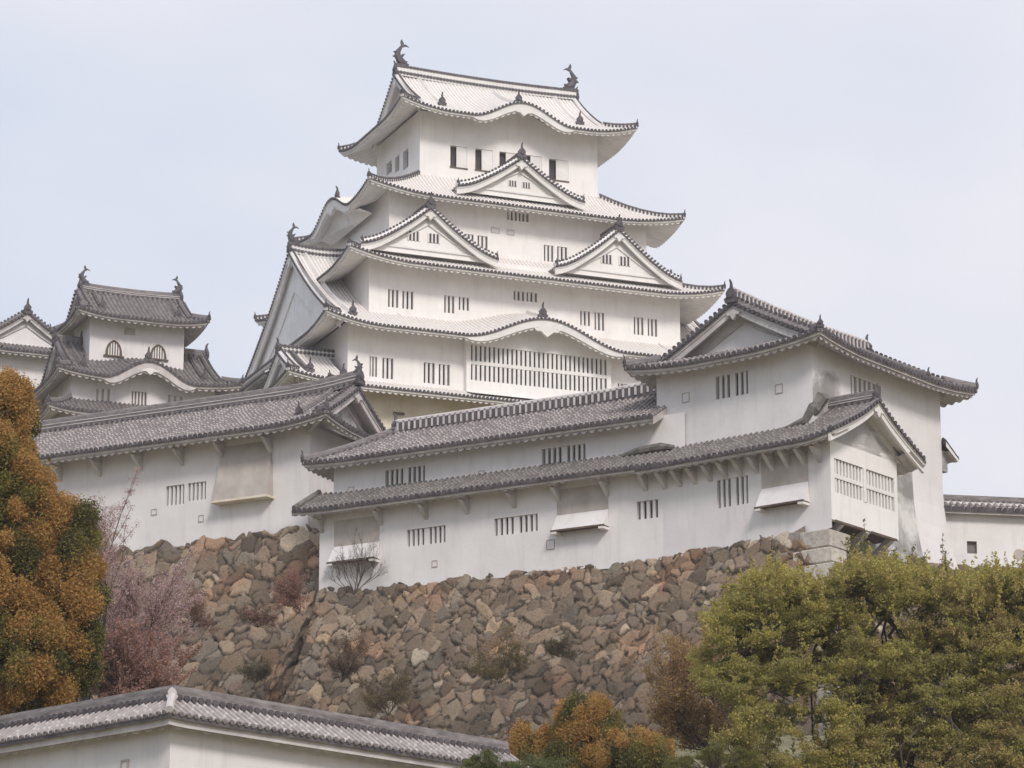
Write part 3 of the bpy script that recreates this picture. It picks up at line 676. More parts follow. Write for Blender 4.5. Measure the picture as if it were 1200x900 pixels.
mb = MB(); onigawara(mb, H0.side('F')[0](-8.3, .9)+Vector((0, 0, .1)), (0, -1), .85); mb.build('ridge_end_tile', Ra)
mb = MB()
P = lambda a, d: Vector((-11.9+d, a, 65.4+d*.62))
patch(mb, P, -.6, 12.8, .3, lambda a: 2.0, 4, 'cw', 'pw'); R = mb.build('annexe_roof', keep)
tr = MB(); eave_trim(tr, P, -.6, 12.8, 0, 0, .9, 'trimold'); tr.build('eave', R)
mb = MB(); pts = [Vector((-9.8, -.6+13.4*i/6, 66.75)) for i in range(7)]; ridge(mb, pts, .3, .2, 'keep'); mb.build('ridge', R)

# ================================================================== CORNER TURRET WITH THE NEAR LOWER STOREY
B = Frame(atY(975, 617, 150), 38)
turret = thing('corner_turret', 'off-white two-storey corner turret at right with black lattice ridge and projecting lattice window', 'turret', B, 34.6)
GR = dict(kc='cg', kp='pg', pitch=.31, kw='trimold', hipstyle='plain', r=.1, dr=.125)
TU0, TU1, TV0, TV1 = 1.4, 12.8, 1.76, 10.6
Wt = [rcW(B, TU0, (838.5, 876.5, 441.5, 468.5))]
Ft = [rcF(B, TV0, (996.5, 1032, 439, 466))]
def flare(z, z0=39.5, zb=34.6, A=.75): return A*min(1, max(0, (z0-z)/(z0-zb)))**2
MF = lambda a, z, n: Vector((a, TV0+n-flare(z), z)); MW = lambda a, z, n: Vector((TU0+n, a, z))
mb = MB(); wall_face(mb, MW, TV0, TV1, 38.0, 44.45, Wt, 'old'); wall_face(mb, MF, TU0, TU1, 41.5, 44.45, Ft, 'oldt', [2.5, 4, 5.5])
mb.quad((TU1, TV0, 36), (TU1, TV1, 36), (TU1, TV1, 44.7), (TU1, TV0, 44.7), 'old'); mb.quad((TU0, TV1, 36), (TU1, TV1, 36), (TU1, TV1, 44.7), (TU0, TV1, 44.7), 'old')
mb.build('wall', turret)
mb = MB(); zs = [33.0, 34.6, 35, 35.5, 36, 36.7, 37.5, 38.5, 39.5, 41.5]    # stained lower part with its flaring foot
xs = [TU0, 3.5, 5.7, 8, 10, 12, TU1]
for i in range(len(zs)-1):
    for j in range(len(xs)-1):
        f = lambda x, z: (x+(flare(z)*.8 if x == TU1 else 0), TV0-flare(z) if x > 5.6 else TV0, z)
        mb.quad(f(xs[j], zs[i]), f(xs[j+1], zs[i]), f(xs[j+1], zs[i+1]), f(xs[j], zs[i+1]), 'stain' if xs[j] < 9.9 else 'old')
    e = lambda v, z: (TU1+flare(z)*.8, TV0-flare(z)+v, z)
    mb.quad(e(0, zs[i]), e(8, zs[i]), e(8, zs[i+1]), e(0, zs[i+1]), 'old')
mb.build('wall_foot', turret)
window(turret, MW, Wt[0], 6, k='old', hole='holeg'); window(turret, MF, Ft[0], 7, k='old', hole='holeg')
for p in ((799.5, 808, 461, 472.5), (908.5, 917.5, 451, 462)): loophole(turret, MW, *rcW(B, TU0, p))
HT = Hip(.1, 14.1, .43, 11.53, 5.55, 5.55, 44.12, 46.95, c=.12, L=.38, E=.8, ts=1.25/5.55)
RT = roof(turret, HT, 'FBWE', 1.35, **GR)
pr = irimoya_gables(RT, HT, 1.05, 1.95, kw='old', kb='trimold', kt='ridge', bh=.34)
def oldridge(par, pts, w=.34, h=.5, style='lattice', ends=(1, 1), sp=.34, s=.9):
    mb = MB(); ridge(mb, pts, w, h, style, sp)
    if ends[0]: onigawara(mb, pts[0], pts[0]-pts[1], s)
    if ends[1]: onigawara(mb, pts[-1], pts[-1]-pts[-2], s)
    return mb.build('main_ridge' if h > .3 else 'descending_ridge', par)
oldridge(RT, [Vector((1.1+11.9*i/10, 5.98, 46.97+.12*(i/5-1)**2)) for i in range(11)])
for a in (2.3, 11.9):
    for k in 'FB':
        P = HT.side(k)[0]; oldridge(RT, [P(a, 5.3-3.9*i/8)+Vector((0, 0, .05)) for i in range(9)], .26, .12, 'plain', (0, 1), s=.5)
# --- lower storey, near stretch
VB = 9.32
zbB = lambda v: 35.1 if v < 2 else (35.1-.06*(v-2) if v < 6 else 34.86-.01*(v-6))
WB = [rcW(B, 0, (840, 876.5, 563, 596))]
ishiB = (1.2, 3.75)
ML = lambda a, z, n: Vector((n, a, z))
mb = MB(); wall_face(mb, ML, 0, VB, zbB, 39.42, WB, 'old', [2, 4, 6, 8])
mb.build('wall', turret)
window(turret, ML, WB[0], 6, k='old', hole='holeg')
LF = [rcF(B, 0, (978.3, 1047.5, 536.5, 577.5))]
LF[0] = (.33, 5.42, 36.8, 38.4)
MG = lambda a, z, n: Vector((a, n, z))
gtop = lambda a: 41.0-abs(a-2.85)*.58
mb = MB(); wall_face(mb, MG, 0, 5.7, 35.5, gtop, LF, 'white', [1.4, 2.85, 4.3])
mb.quad((5.7, 0, 35.5), (5.7, 1.9, 35.5), (5.7, 1.9, 39.9), (5.7, 0, 39.9), 'white')
mb.quad((.0, .0, 35.5), (5.7, 0, 35.5), (5.7, .22, 35.5), (0, .22, 35.5), 'white'); mb.quad((.0, .22, 35.5), (5.7, .22, 35.5), (5.7, 1.9, 35.5), (0, 1.9, 35.5), 'wood'); mb.quad((.3, 1.5, 33.2), (5.6, 1.5, 33.2), (5.6, 1.5, 35.5), (.3, 1.5, 35.5), 'wood')  # dark back sheet: shade of the drop opening put into its colour
mb.build('gable_bay', turret)
lw = window(turret, MG, LF[0], 19, k='trim', rail=(37.5, 37.68), hole='hole')
mb = MB(); mb.box(2.76, 2.98, -.03, .2, 36.8, 38.4, 'trim'); mb.build('mullion', lw)
for a in (.95, 3.1, 5.2):
    mb = MB(); mb.beam((a, .12, 35.5), (a, 1.65, 34.3), .26, .3, 'trimold'); mb.build('strut', turret)
mb = MB(); mb.box(.25, 2.7, -.05, .0-.003, 35.42, 35.52, 'wood'); mb.build('drop_board', turret)
mb = MB(); mb.box(3.3, 5.5, -.05, .0-.003, 35.42, 35.52, 'wood'); mb.build('drop_board', turret)
# roof of the gable bay and the pent roof that continues from it
e0, zE, cB = -1.15, 39.05, 2.85
zr = lambda x: zE+(41.45-zE)*((.86)*((x-e0)/4.0)+.14*((x-e0)/4.0)**2)
PB = lambda s, q: Vector((e0+q, s, zr(e0+q)+.28*max(0, 1-(s+.9)/2.2)**2*max(0, 1-q/3)))
mb = MB(); patch(mb, PB, -.9, VB+.75, .31, lambda s: 4.0 if s < TV0 else 2.55, 6, 'cd', 'pg', r=.1, dr=.125); RP = mb.build('pent_roof', turret)
tr = MB(); eave_trim(tr, PB, -.9, VB+.75, 0, 0, 1.15, 'trimold'); tr.build('eave', RP)
PB2 = lambda s, q: Vector((6.85-q, s, zr(e0+q)+.28*max(0, 1-(s+.9)/2.2)**2*max(0, 1-q/3)))
mb = MB(); patch(mb, PB2, -.9, 1.76, .31, lambda s: 4.0, 6, 'cd', 'pg', r=.1, dr=.125); RP2 = mb.build('gable_bay_roof', turret)
tr = MB(); eave_trim(tr, PB2, -.9, 1.7, 0, 0, 1.0, 'trimold'); tr.build('eave', RP2)
prof = [(e0+.02+8.0*i/20, zr(e0+4-abs(4-8.0*i/20))+.28*max(0, 1-min(8.0*i/20, 8-8.0*i/20)/3)) for i in range(21)]
gable(RP2, prof, lambda a, n, z: Vector((a, -n, z)), .9, 'white', 'trim', bh=.34, inner=False, kt='ridge', double=False, base=39.45)
oldridge(RP2, [Vector((2.85, -.75+2.6*i/5, 41.5)) for i in range(6)], .3, .32, 'plain', (1, 0), s=.7)
mb = MB()  # weathered mortar fillet where the bay roof meets the turret corner
mb.tube([(1.45, 4.6, 40.42), (1.45, 3.2, 40.5), (1.42, 2.2, 40.7), (1.52, 1.82, 41.2), (2.0, 1.8, 41.8), (2.5, 1.8, 41.95)], [.08, .14, .22, .3, .36, .22], 'lichen', 8); mb.build('mortar_fillet', turret)
def brackets(par, Pw, vs, zt, out=.95, drop=.75, name='bracket'):
    """plastered arms carrying an eave: level arm and slanting strut"""
    for v in vs:
        b = MB(); b.beam(Pw(v, zt-.12, .02), Pw(v, zt-.02, -out), .2, .2, 'trimold')
        b.add([Pw(v+d, z, n) for d in (-.1, .1) for z, n in ((zt-.2, 0), (zt-.2, -out*.8), (zt-drop, 0))], [(0, 1, 2), (3, 4, 5), (1, 4, 5, 2)], 'trimold')
        b.build(name, par)
def stone_drop(par, Pw, v0, v1, zt, zb, out=.55, top='recess', low='old', split=.62, lean=.0, name='stone_drop'):
    """stone-dropping chute: flat panel above coloured as recess shade, leaning white box below with a dark slot under it"""
    zm = zb+(zt-zb)*(1-split); b = MB()
    b.quad(Pw(v0, zm, -.02), Pw(v1, zm, -.02), Pw(v1, zt, -.02), Pw(v0, zt, -.02), top)
    o = b.build(name, par); c = MB()
    a = [(v0, zm+.05, -.03), (v1, zm+.05, -.03), (v1+.04, zb, -out), (v0-.04, zb, -out), (v1+.04, zb-.0, 0), (v0-.04, zb, 0), (v0-.04, zb+.14, -out+.06), (v1+.04, zb+.14, -out+.06)]
    p = [Pw(*x) for x in a]
    c.add(p, [(0, 1, 2, 3), (1, 4, 2), (0, 5, 3)], low); c.build('box', o)
    d = MB(); d.quad(Pw(v0, zb+.01, -out+.05), Pw(v1, zb+.01, -out+.05), Pw(v1, zb+.01, 0), Pw(v0, zb+.01, 0), 'wood')
    q = [Pw(v0-.06, z, n) for z in (zb-.05, zb+.03) for n in (-out-.04, -out+.05)]+[Pw(v1+.06, z, n) for z in (zb-.05, zb+.03) for n in (-out-.04, -out+.05)]
    d.add(q, [(0, 1, 3, 2), (4, 5, 7, 6), (0, 1, 5, 4), (2, 3, 7, 6), (0, 2, 6, 4), (1, 3, 7, 5)], 'wood')
    d.build('slot', o)
    for v in (v0+.12, v1-.12):
        e = MB(); q = [Pw(v+x, zb+z, n) for x in (-.13, .13) for z in (-.16, -.04) for n in (-out-.02, 0)]
        e.add(q, [(0, 1, 3, 2), (4, 5, 7, 6), (0, 1, 5, 4), (2, 3, 7, 6), (0, 2, 6, 4), (1, 3, 7, 5)], 'trim'); e.build('corbel', o)
    return o
stone_drop(turret, ML, 1.2, 3.75, 38.85, 36.45)
brackets(turret, ML, [.55+.86*i for i in range(11)], 39.02, 1.0, .85)
# small roofed chute on the far side
mb = MB(); x0, x1, y0, y1 = TU1, TU1+.75, 1.9, 3.6
mb.box(x0, x1, y0, y1, 40.5, 41.5, 'stain'); mb.build('side_bay', turret)
PS = lambda s, q: Vector((TU1+1.2-q, s, 41.25+q*.6))
mb = MB(); patch(mb, PS, 1.5, 4.0, .31, lambda s: 1.2, 3, 'cg', 'pg', r=.1, dr=.12); RS = mb.build('side_bay_roof', turret)
tr = MB(); eave_trim(tr, PS, 1.5, 4.0, 0, 0, .6, 'trimold', thick=.12); tr.build('eave', RS)
mb = MB(); mb.poly([(TU1, 1.5, 41.85), (TU1+1.2, 1.5, 41.15), (TU1+1.2, 1.5, 40.98), (TU1, 1.5, 41.6)], 'trim'); mb.build('bargeboard', RS)

# ================================================================== LONG TWO-STOREY GALLERY
wA = B.w(0, VB); A = Frame(wA, 30)
gal = thing('long_gallery', 'long low off-white gallery with two stacked eaves, between corner turret and left range', 'gallery', A, 34.6)
VA = 19.15
basep = sorted([A.onW(0, x, y) for x, y in ((363, 696), (378, 695), (450, 692), (490, 687), (560, 679.5), (680, 669.5), (756, 662))])
def zbA(v):
    if v <= 0: return zbB(VB)
    if v <= basep[0][0]: return zbB(VB)+(basep[0][1]-zbB(VB))*v/basep[0][0]
    for (a, za), (b, zb_) in zip(basep, basep[1:]):
        if v <= b: return za+(zb_-za)*(v-a)/(b-a)
    return basep[-1][1]
WA = [rcW(A, 0, p) for p in ((476.6, 522, 621, 641), (579, 630, 608, 628.3), (746, 771, 588, 609.3))]
mb = MB(); wall_face(mb, ML, 0, VA, zbA, 39.52, WA, 'old', [b[0] for b in basep])
mb.quad((0, VA, 34.6), (1.3, VA, 34.6), (1.3, VA, 40.2), (0, VA, 39.5), 'old'); mb.build('wall', gal)
for i, o in enumerate(WA): window(gal, ML, o, 8 if i < 2 else 4, k='old', hole='holeg')
MU = lambda a, z, n: Vector((1.2+n, a, z))
WU = [rcW(A, 1.2, p) for p in ((451.5, 498, 551.5, 575), (635, 686, 526.5, 552))]
mb = MB(); wall_face(mb, MU, -.6, VA, 39.5, 42.15, WU, 'old'); mb.quad((1.2, VA, 34.6), (6, VA, 34.6), (6, VA, 42.4), (1.2, VA, 42.4), 'old')
mb.quad((6, -1, 34.6), (6, VA, 34.6), (6, VA, 42.4), (6, -1, 42.4), 'old'); mb.build('upper_wall', gal)
for o in WU: window(gal, MU, o, 8, k='old', hole='holeg')
for p in ((506.5, 513, 657, 665), ): loophole(gal, ML, *rcW(A, 0, p))
loophole(gal, ML, *rcW(A, 0, (640.5, 650, 633, 644.5)))
for p in ((408, 415, 571, 579), (561, 568, 552, 559)): loophole(gal, MU, *rcW(A, 1.2, p))
PA = lambda s, q: Vector((-1.1+q, s, 39.15+q*.56+.12*max(0, 1-(20.1-s)/2)**2))
mb = MB(); patch(mb, PA, -.35, 20.1, .31, lambda s: 2.35, 5, 'cd', 'pg', r=.1, dr=.125); RA = mb.build('pent_roof', gal)
tr = MB(); eave_trim(tr, PA, -.35, 20.1, 0, 0, 1.1, 'trimold'); tr.build('eave', RA)
mb = MB(); mb.tube([PA(-.2, 1.9)+Vector((0, 0, .18)), PA(.5, 1.9)+Vector((0, 0, .3)), PA(1.6, 1.9)+Vector((0, 0, .26)), PA(2.6, 1.9)+Vector((0, 0, .12))], [.12, .2, .2, .08], 'lichen', 8); mb.build('mortar_fillet', RA)
mb = MB(); mb.tube([PA(20.0, q)+Vector((0, 0, .13)) for q in (.05, .8, 1.6, 2.3)], .14, 'lichen', 8)
mb.poly([PA(20.1, 0), PA(20.1, 2.3), PA(20.1, 2.3)-Vector((0, 0, .3)), PA(20.1, 0)-Vector((0, 0, .3))], 'trimold'); mb.build('verge_tiles', RA)
HA = Hip(.5, 20.3, .08, 7.1, 3.5, 3.5, 41.85, 43.9, c=.15, L=.12, E=.8, swap=True, open0=True)
mb = MB(); mb.poly([HA.side('F')[0](.5, q)-Vector((0, 0, .03)) for q in (0, 1, 2, 3.5)]+[HA.side('F')[0](.5, q)-Vector((0, 0, .4)) for q in (3.5, 2, 1, 0)], 'trimold'); mb.build('bargeboard', gal)
RU = roof(gal, HA, 'FBE', 1.15, hips=('FE', 'BE'), **dict(GR, kc='cg'))
oldridge(RU, [Vector((3.59, .3+16.7*i/12, 43.9+.35*max(0, 1-i/4)**2)) for i in range(13)], .36, .46, 'lattice', (0, 1))
stone_drop(gal, ML, *[round(x, 2) for x in (A.onW(0, 445, 600)[0], A.onW(0, 392, 600)[0])], 38.75, 36.55)
stone_drop(gal, ML, *[round(x, 2) for x in (A.onW(0, 713, 600)[0], A.onW(0, 653, 600)[0])], 38.85, 36.75)
brackets(gal, ML, [A.onW(0, x, 590)[0] for x in (378, 447, 500, 548, 603, 655, 712, 757)], 39.02, .95, .8)

# ================================================================== LEFT RANGE
L = Frame(atY(362, 560, 169.5), 28)
lr = thing('left_range', 'off-white single-storey range at left with a long speckled grey roof and brown-shaded leaning chute', 'gallery', L, 39.2)
VL = 24
z0 = L.onW(0, 327, 625)[1]; zeL = L.onW(-1.45, 192, 517)[1]; zrL = zeL+2.85
WL = [rcW(L, 0, (194.5, 216, 570, 593)), rcW(L, 0, (220, 241.5, 566.5, 587.5))]
mb = MB(); wall_face(mb, ML, 0, VL, z0-.06, zeL+.5, WL, 'old')
mb.quad((0, 0, z0-3), (6.6, 0, z0-3), (6.6, 0, zeL+.5), (0, 0, zeL+.5), 'old'); mb.quad((6.6, 0, z0-3), (6.6, VL, z0-3), (6.6, VL, zeL+.8), (6.6, 0, zeL+.8), 'old'); mb.build('wall', lr)
for o in WL: window(lr, ML, o, 5, k='old', hole='holeg')
for p in ((201, 207, 602, 607), (224, 229, 599, 604)): pass
loophole(lr, ML, *rcW(L, 0, (233, 239, 604, 612))); loophole(lr, ML, *rcW(L, 0, (177.5, 184, 597, 604)))
HL = Hip(-1.9, VL+1, -1.5, 8.3, 4.9, 4.9, zeL, zrL, c=.15, L=.42, E=.8, ts=1.2/4.9, swap=True)
RL = roof(lr, HL, 'FBWE', 1.5, hips=('FW', 'BW'), **GR)
irimoya_gables(RL, HL, 1.0, 1.9, kw='stain', kb='trimold', kt='ridge', bh=.34, both=False)
oldridge(RL, [Vector((3.4, -.95+25*i/12, zrL+.02+.32*max(0, 1-i/2.5)**2)) for i in range(13)], .36, .5, 'plain', (1, 0))
oldridge(RL, [HL.side('F')[0](.6, 4.6-3.2*i/8)+Vector((0, 0, .05)) for i in range(9)], .26, .12, 'plain', (0, 1), s=.65)
fish(lr, (3.4, -.8, zrL+.75), (0, 1), .5)
i0, i1 = L.onW(0, 321, 550)[0], L.onW(0, 258, 550)[0]; zt = L.onW(0, 290, 520)[1]; zb = L.onW(0, 290, 586)[1]
b = MB(); p = [ML(i0+.15, zt, -.02), ML(i1-.1, zt, -.02), ML(i1, zb, -.62), ML(i0, zb, -.62), ML(i0, zb, 0), ML(i1, zb, 0)]
b.add(p, [(0, 1, 2, 3), (0, 3, 4), (1, 5, 2), (2, 5, 4, 3)], 'recess'); o = b.build('stone_drop', lr)  # brownish shading of the leaning face is put into its colour
b = MB(); b.box(-.72, .0, i0-.06, i1+.06, zb-.12, zb-.003, 'tan'); b.build('sill', o)
brackets(lr, ML, [L.onW(0, x, 540)[0] for x in (72, 118, 166, 214, 262, 318)], zeL-.1, 1.25, .95)
b = MB(); b.beam((-.0, .1, zeL-.1), (-1.0, -1.1, zeL+.2), .22, .3, 'trimold'); b.build('corner_bracket', lr)

# ================================================================== WEST SMALL KEEP
Nf = Frame(atY(98, 440, 215), 67.5)
wk = thing('small_keep', 'small grey-roofed keep at left with two bell-shaped windows above a curved gable', 'small keep', Nf, 48)
GN = dict(kc='cd', kp='pg', pitch=.3, kw='trimold', hipstyle='plain', r=.085, dr=.1)
FN = []
MF, MW = rect_walls(wk, .33, 6.75, 0, 3.9, 59.5, 64.2, 'old', FN)
def bell(par, cx, zb, w, h):
    pr = [(-.5, 0), (-.46, .35), (-.36, .68), (-.2, .86), (0, .98), (.2, .86), (.36, .68), (.46, .35), (.5, 0)]
    b = MB(); outer = [(cx+x*w, -.03, zb+y*h) for x, y in pr]; inn = [(cx+x*w*.76, -.035, zb+.02+y*h*.86) for x, y in pr]
    back = [(x, .05, z) for x, y, z in inn]; m = len(pr)
    b.add([(x, -.09, z) for x, y, z in outer]+[(x, -.09, z) for x, y, z in inn], [(i, i+1, m+i+1, m+i) for i in range(m-1)], 'wood')
    b.add([(x, -.09, z) for x, y, z in outer]+[(x, 0, z) for x, y, z in outer], [(i, i+1, m+i+1, m+i) for i in range(m-1)], 'wood')
    b.poly([(x, -.01, z) for x, y, z in inn], 'holeg'); o = b.build('bell_window', par)
    c = MB(); 
    for i in range(5): xx = cx-w*.3+w*.15*i; hh = h*(.55+.27*cos((xx-cx)/w*2.6)); c.box(xx-.04, xx+.04, -.06, -.02, zb+.03, zb+hh, 'trim')
    c.build('bars', o); d = MB(); d.box(cx-w*.6, cx+w*.6, -.14, 0, zb-.1, zb, 'wood'); d.build('sill', o)
for px, py0, py1 in ((133.5, 399, 417), (185.5, 404, 421)):
    a, zt_ = Nf.onF(0, px, py0); zb_ = Nf.onF(0, px, py1)[1]; bell(wk, a, zb_, 1.15, zt_-zb_+.05)
o = rcF(Nf, 0, (146, 158.5, 384, 392)); mb = MB(); mb.box(o[0], o[1], -.03, 0, o[2], o[3], 'recess'); mb.build('vent', wk)
HN = Hip(-.95, 8.0, -1.45, 5.35, 3.4, 3.4, 63.62, 66.05, c=.22, L=.36, E=.85, ts=.9/3.4)
RN = roof(wk, HN, 'FBWE', 1.4, **GN); irimoya_gables(RN, HN, .75, 1.3, kw='old', kb='trimold', kt='ridge', bh=.28)
oldridge(RN, [Vector((.1+6.9*i/6, 1.95, 66.07+.1*(i/3-1)**2)) for i in range(7)], .32, .34, 'plain')
fish(wk, (.3, 1.95, 66.55), (1, 0), .62, name='fish_finial'); fish(wk, (6.8, 1.95, 66.55), (-1, 0), .62)
for a in (1.0, 6.2): oldridge(RN, [HN.side('F')[0](a, 3.2-2.1*i/6)+Vector((0, 0, .05)) for i in range(7)], .22, .1, 'plain', (0, 1), s=.7)
kb2 = (3.65, 3.1, 1.3); topn = lambda a: 59.7+(0 if abs(a-3.65) > 3.1 else 1.1*(.5+.5*cos(pi*(a-3.65)/3.1)))
WN = [rcF(Nf, -1.5, p) for p in ((113, 129, 455, 472), (154.5, 172, 458, 475.5), (197, 214, 463, 477))]
MF, MW = rect_walls(wk, -1.2, 8.5, -1.5, 5.4, 56.2, 59.7, 'old', WN, topF=topn, exF=[i*.5 for i in range(1, 15)])
for i, o in enumerate(WN): window(wk, MF, o, 5 if i == 1 else 3, k='old', hole='recess' if i != 1 else 'holeg', dep=.12)
HN2 = Hip(-2.55, 9.9, -3.0, 6.9, 4.95, 4.95, 59.08, 62.4, c=.3, L=.4, E=.75, ts=1.1/4.95, bumps={'F': kb2})
RN2 = roof(wk, HN2, 'FBWE', 1.5, board={'F': bb(3.65, 3.1)}, cut={'F': lambda a: 4.95 if (a < .33 or a > 6.75) else 3.05, 'B': lambda a: 4.95 if (a < .33 or a > 6.75) else 3.05}, **GN)
irimoya_gables(RN2, HN2, 1.0, 1.5, kw='shade', kb='trimold', kt='ridge', bh=.3)
for a, b_ in ((-1.5, .3), (6.8, 8.9)): oldridge(RN2, [Vector((a+(b_-a)*i/3, 1.95, 62.42)) for i in range(4)], .3, .3, 'plain')
for a in (-.5, 7.7): oldridge(RN2, [HN2.side('F')[0](a, 4.6-3.3*i/6)+Vector((0, 0, .05)) for i in range(7)], .22, .1, 'plain', (0, 1), s=.75)
p = HN2.side('F')[0](3.65, .1); pendant(RN2, (p[0], p[1]+.05, p[2]-.5), .5); mb = MB(); onigawara(mb, HN2.side('F')[0](3.65, .6)+Vector((0, 0, .1)), (0, -1), .8); mb.build('ridge_end_tile', RN2)
HN3 = Hip(-3.2, 10.4, -3.5, 7.4, 2.0, 2.0, 56.5, 57.75, c=.15, L=.3, E=1.2)
RN3 = roof(wk, HN3, 'FBWE', 1.7, **GN); rect_walls(wk, -1.3, 8.6, -1.7, 5.5, 48, 56.6, 'old')

# ================================================================== FAR-LEFT TOWER
Qf = Frame(atY(31, 372, 236), -22.5)
ft = thing('gabled_tower', 'pale tower cut off by the left edge, its white triangular gable under a grey roof', 'tower', Qf, 48)
zq = atY(31, 366, 236)[2]
HQ = Hip(-1.9, 8, -5.6, 5.6, 5.6, 5.6, zq-3.4, zq-.1, c=.3, L=.4, E=.8, ts=1.9/5.6)
RQ = roof(ft, HQ, 'FBW', 1.3, hips=('FW', 'BW'), **GN); irimoya_gables(RQ, HQ, 1.6, 2.1, kw='old', kb='trimold', kt='ridge', bh=.3, both=False)
oldridge(RQ, [Vector((-.25+8*i/5, 0, zq-.06)) for i in range(6)], .32, .3, 'plain', (1, 0)); 
rect_walls(ft, 0-.6, 8, -4.3, 4.3, 48, zq-2.95, 'old')

# ================================================================== RIGHT PLASTER WALL
Rf = Frame(B.w(12.9, 2.4), 80)
rw = thing('plaster_wall', 'pale plaster wall with tiled coping right of the corner turret, square and round loopholes', 'wall', Rf, 35.5)
b_ = Rf.onF(0, 1150, 667.5)[1]; e_ = Rf.onF(-.45, 1150, 598)[1]
MR = lambda a, z, n: Vector((a, n, z)); sq = rcF(Rf, 0, (1133, 1144.5, 634, 648.5)); rd = Rf.onF(0, 1194, 650)
mb = MB(); wall_face(mb, MR, -.6, 16, b_, e_+.5, [sq], 'old'); mb.quad((-.6, .5, b_), (16, .5, b_), (16, .5, e_+.4), (-.6, .5, e_+.4), 'old'); mb.build('wall', rw)
window(rw, MR, sq, kind='none', k='recess', dep=.2, name='loophole', hole='holeg')
mb = MB(); mb.disc((rd[0], -.015, rd[1]), (0, 1, 0), .28, .03, 'recess', 16); mb.build('loophole', rw)
for sg in (-1, 1):
    PR = lambda s, q, sg=sg: Vector((s, .25+sg*(.75-q), e_+q*.75))
    mb = MB(); patch(mb, PR, -.5, 16, .32, lambda s: .75, 3, 'cg', 'pg', r=.11, dr=.13, seed=sg); RR = mb.build('coping_roof', rw)
    tr = MB(); eave_trim(tr, PR, -.5, 16, 0, 0, .3, 'trimold', thick=.14, wh=.05); tr.build('eave', RR)
mb = MB(); ridge(mb, [Vector((-.4+16.4*i/6, .25, e_+.52)) for i in range(7)], .26, .16, 'plain', .32); onigawara(mb, (-.4, .25, e_+.5), (-1, 0), .6); mb.build('main_ridge', rw)

# ================================================================== FOREGROUND WALL
Gf = Frame(atY(200, 850, 70), 43)
gw = thing('corner_wall', 'white plaster wall with tiled coping turning a corner along the bottom edge', 'wall', Gf, 10.5)
mb = MB(); ee = 13.17
for a, b, c, d in (((-0, 0), (10.4, 0), 0, 0), ((0, 0), (0, 14), 0, 0)):
    mb.quad((*a, 10.5), (*b, 10.5), (*b, ee+.2), (*a, ee+.2), 'old')
mb.quad((.55, .55, 10.5), (10.4, .55, 10.5), (10.4, .55, ee+.2), (.55, .55, ee+.2), 'old'); mb.quad((10.4, 0, 10.5), (10.4, .55, 10.5), (10.4, .55, ee+.3), (10.4, 0, ee+.3), 'old'); mb.quad((.55, .55, 10.5), (.55, 14, 10.5), (.55, 14, ee+.2), (.55, .55, ee+.2), 'old')
mb.build('wall', gw)
HG = Hip(-.45, 10.6, -.45, 14, .73, .73, ee+.02, ee+.5, c=0, L=.03, E=1)
RG = None; M['cf'] = tilemat('coping_tiles', (.27, .24, .235), (.40, .365, .355), (.56, .53, .51), .28, .25, .6)
for k, mx_ in (('F', 10.6), ('W', 14)):
    P, a0, a1, qm, hk = HG.side(k); mb = MB(); patch(mb, P, a0, mx_, .2, lambda a: max(0, min(.73, a+.45)), 3, 'cf', 'pg', r=.062, dr=.052, seed=3, kd='ridge')
    o = mb.build('coping_roof', gw); tr = MB(); eave_trim(tr, P, a0, mx_, 1, 0, .40, 'trimold', thick=.17, wave=.4, wh=.1, step=.06); tr.build('eave', o)
    P2 = (lambda a, d: Vector((a, .28+.73-d, HG.zf(d/.73)))) if k == 'F' else (lambda a, d: Vector((.28+.73-d, a, HG.zf(d/.73))))
    mb = MB(); patch(mb, P2, 1.0, mx_, .2, lambda a: .73, 2, 'cg', 'pg', r=.062, eave=False); mb.build('coping_roof', gw)
    mb = MB(); pts = [Vector((.28+10.2*i/8, .28, ee+.5)) if k == 'F' else Vector((.28, .28+13.5*i/8, ee+.5)) for i in range(9)]
    ridge(mb, pts, .16, .09, 'plain', .2); mb.build('main_ridge', gw)
mb = MB(); mb.tube([(-.45, -.45, ee+.1), (.28, .28, ee+.62)], .09, 'trimold', 8); onigawara(mb, (.15, .15, ee+.5), (-1, -1), .3, 'trimold', horn=False); mb.build('corner_ridge', gw)
sw = Gf.onW(0, 147, 897); loophole(gw, ML, sw[0]-.12, sw[0]+.12, sw[1]-.12, sw[1]+.12)

# ================================================================== FOUNDATION WALLS OF ROUGH STONE
def np_mesh(name, V, Fq, cols=None, mat='stone', parent=None, smooth=False, zo=None):
    me = bpy.data.meshes.new(name); k = Fq.shape[1]
    me.vertices.add(len(V)); me.vertices.foreach_set('co', V.astype(np.float32).ravel())
    me.loops.add(Fq.size); me.loops.foreach_set('vertex_index', Fq.astype(np.int32).ravel())
    me.polygons.add(len(Fq)); me.polygons.foreach_set('loop_start', np.arange(0, Fq.size, k, dtype=np.int32))
    me.update(calc_edges=True)
    if cols is not None:
        at = me.color_attributes.new('tone', 'FLOAT_COLOR', 'POINT')
        at.data.foreach_set('color', np.c_[cols, np.ones(len(cols))].astype(np.float32).ravel())
    if smooth: me.polygons.foreach_set('use_smooth', np.ones(len(Fq), dtype=bool))
    me.materials.append(M[mat]); o = bpy.data.objects.new(name, me); sc.collection.objects.link(o)
    if parent: o.parent = parent
    return o
PAL = np.array([(.235, .18, .13), (.28, .215, .155), (.19, .145, .105), (.285, .205, .145), (.275, .225, .165), (.36, .27, .17), (.225, .195, .16), (.165, .13, .10), (.40, .34, .265), (.255, .18, .13), (.46, .42, .36)])
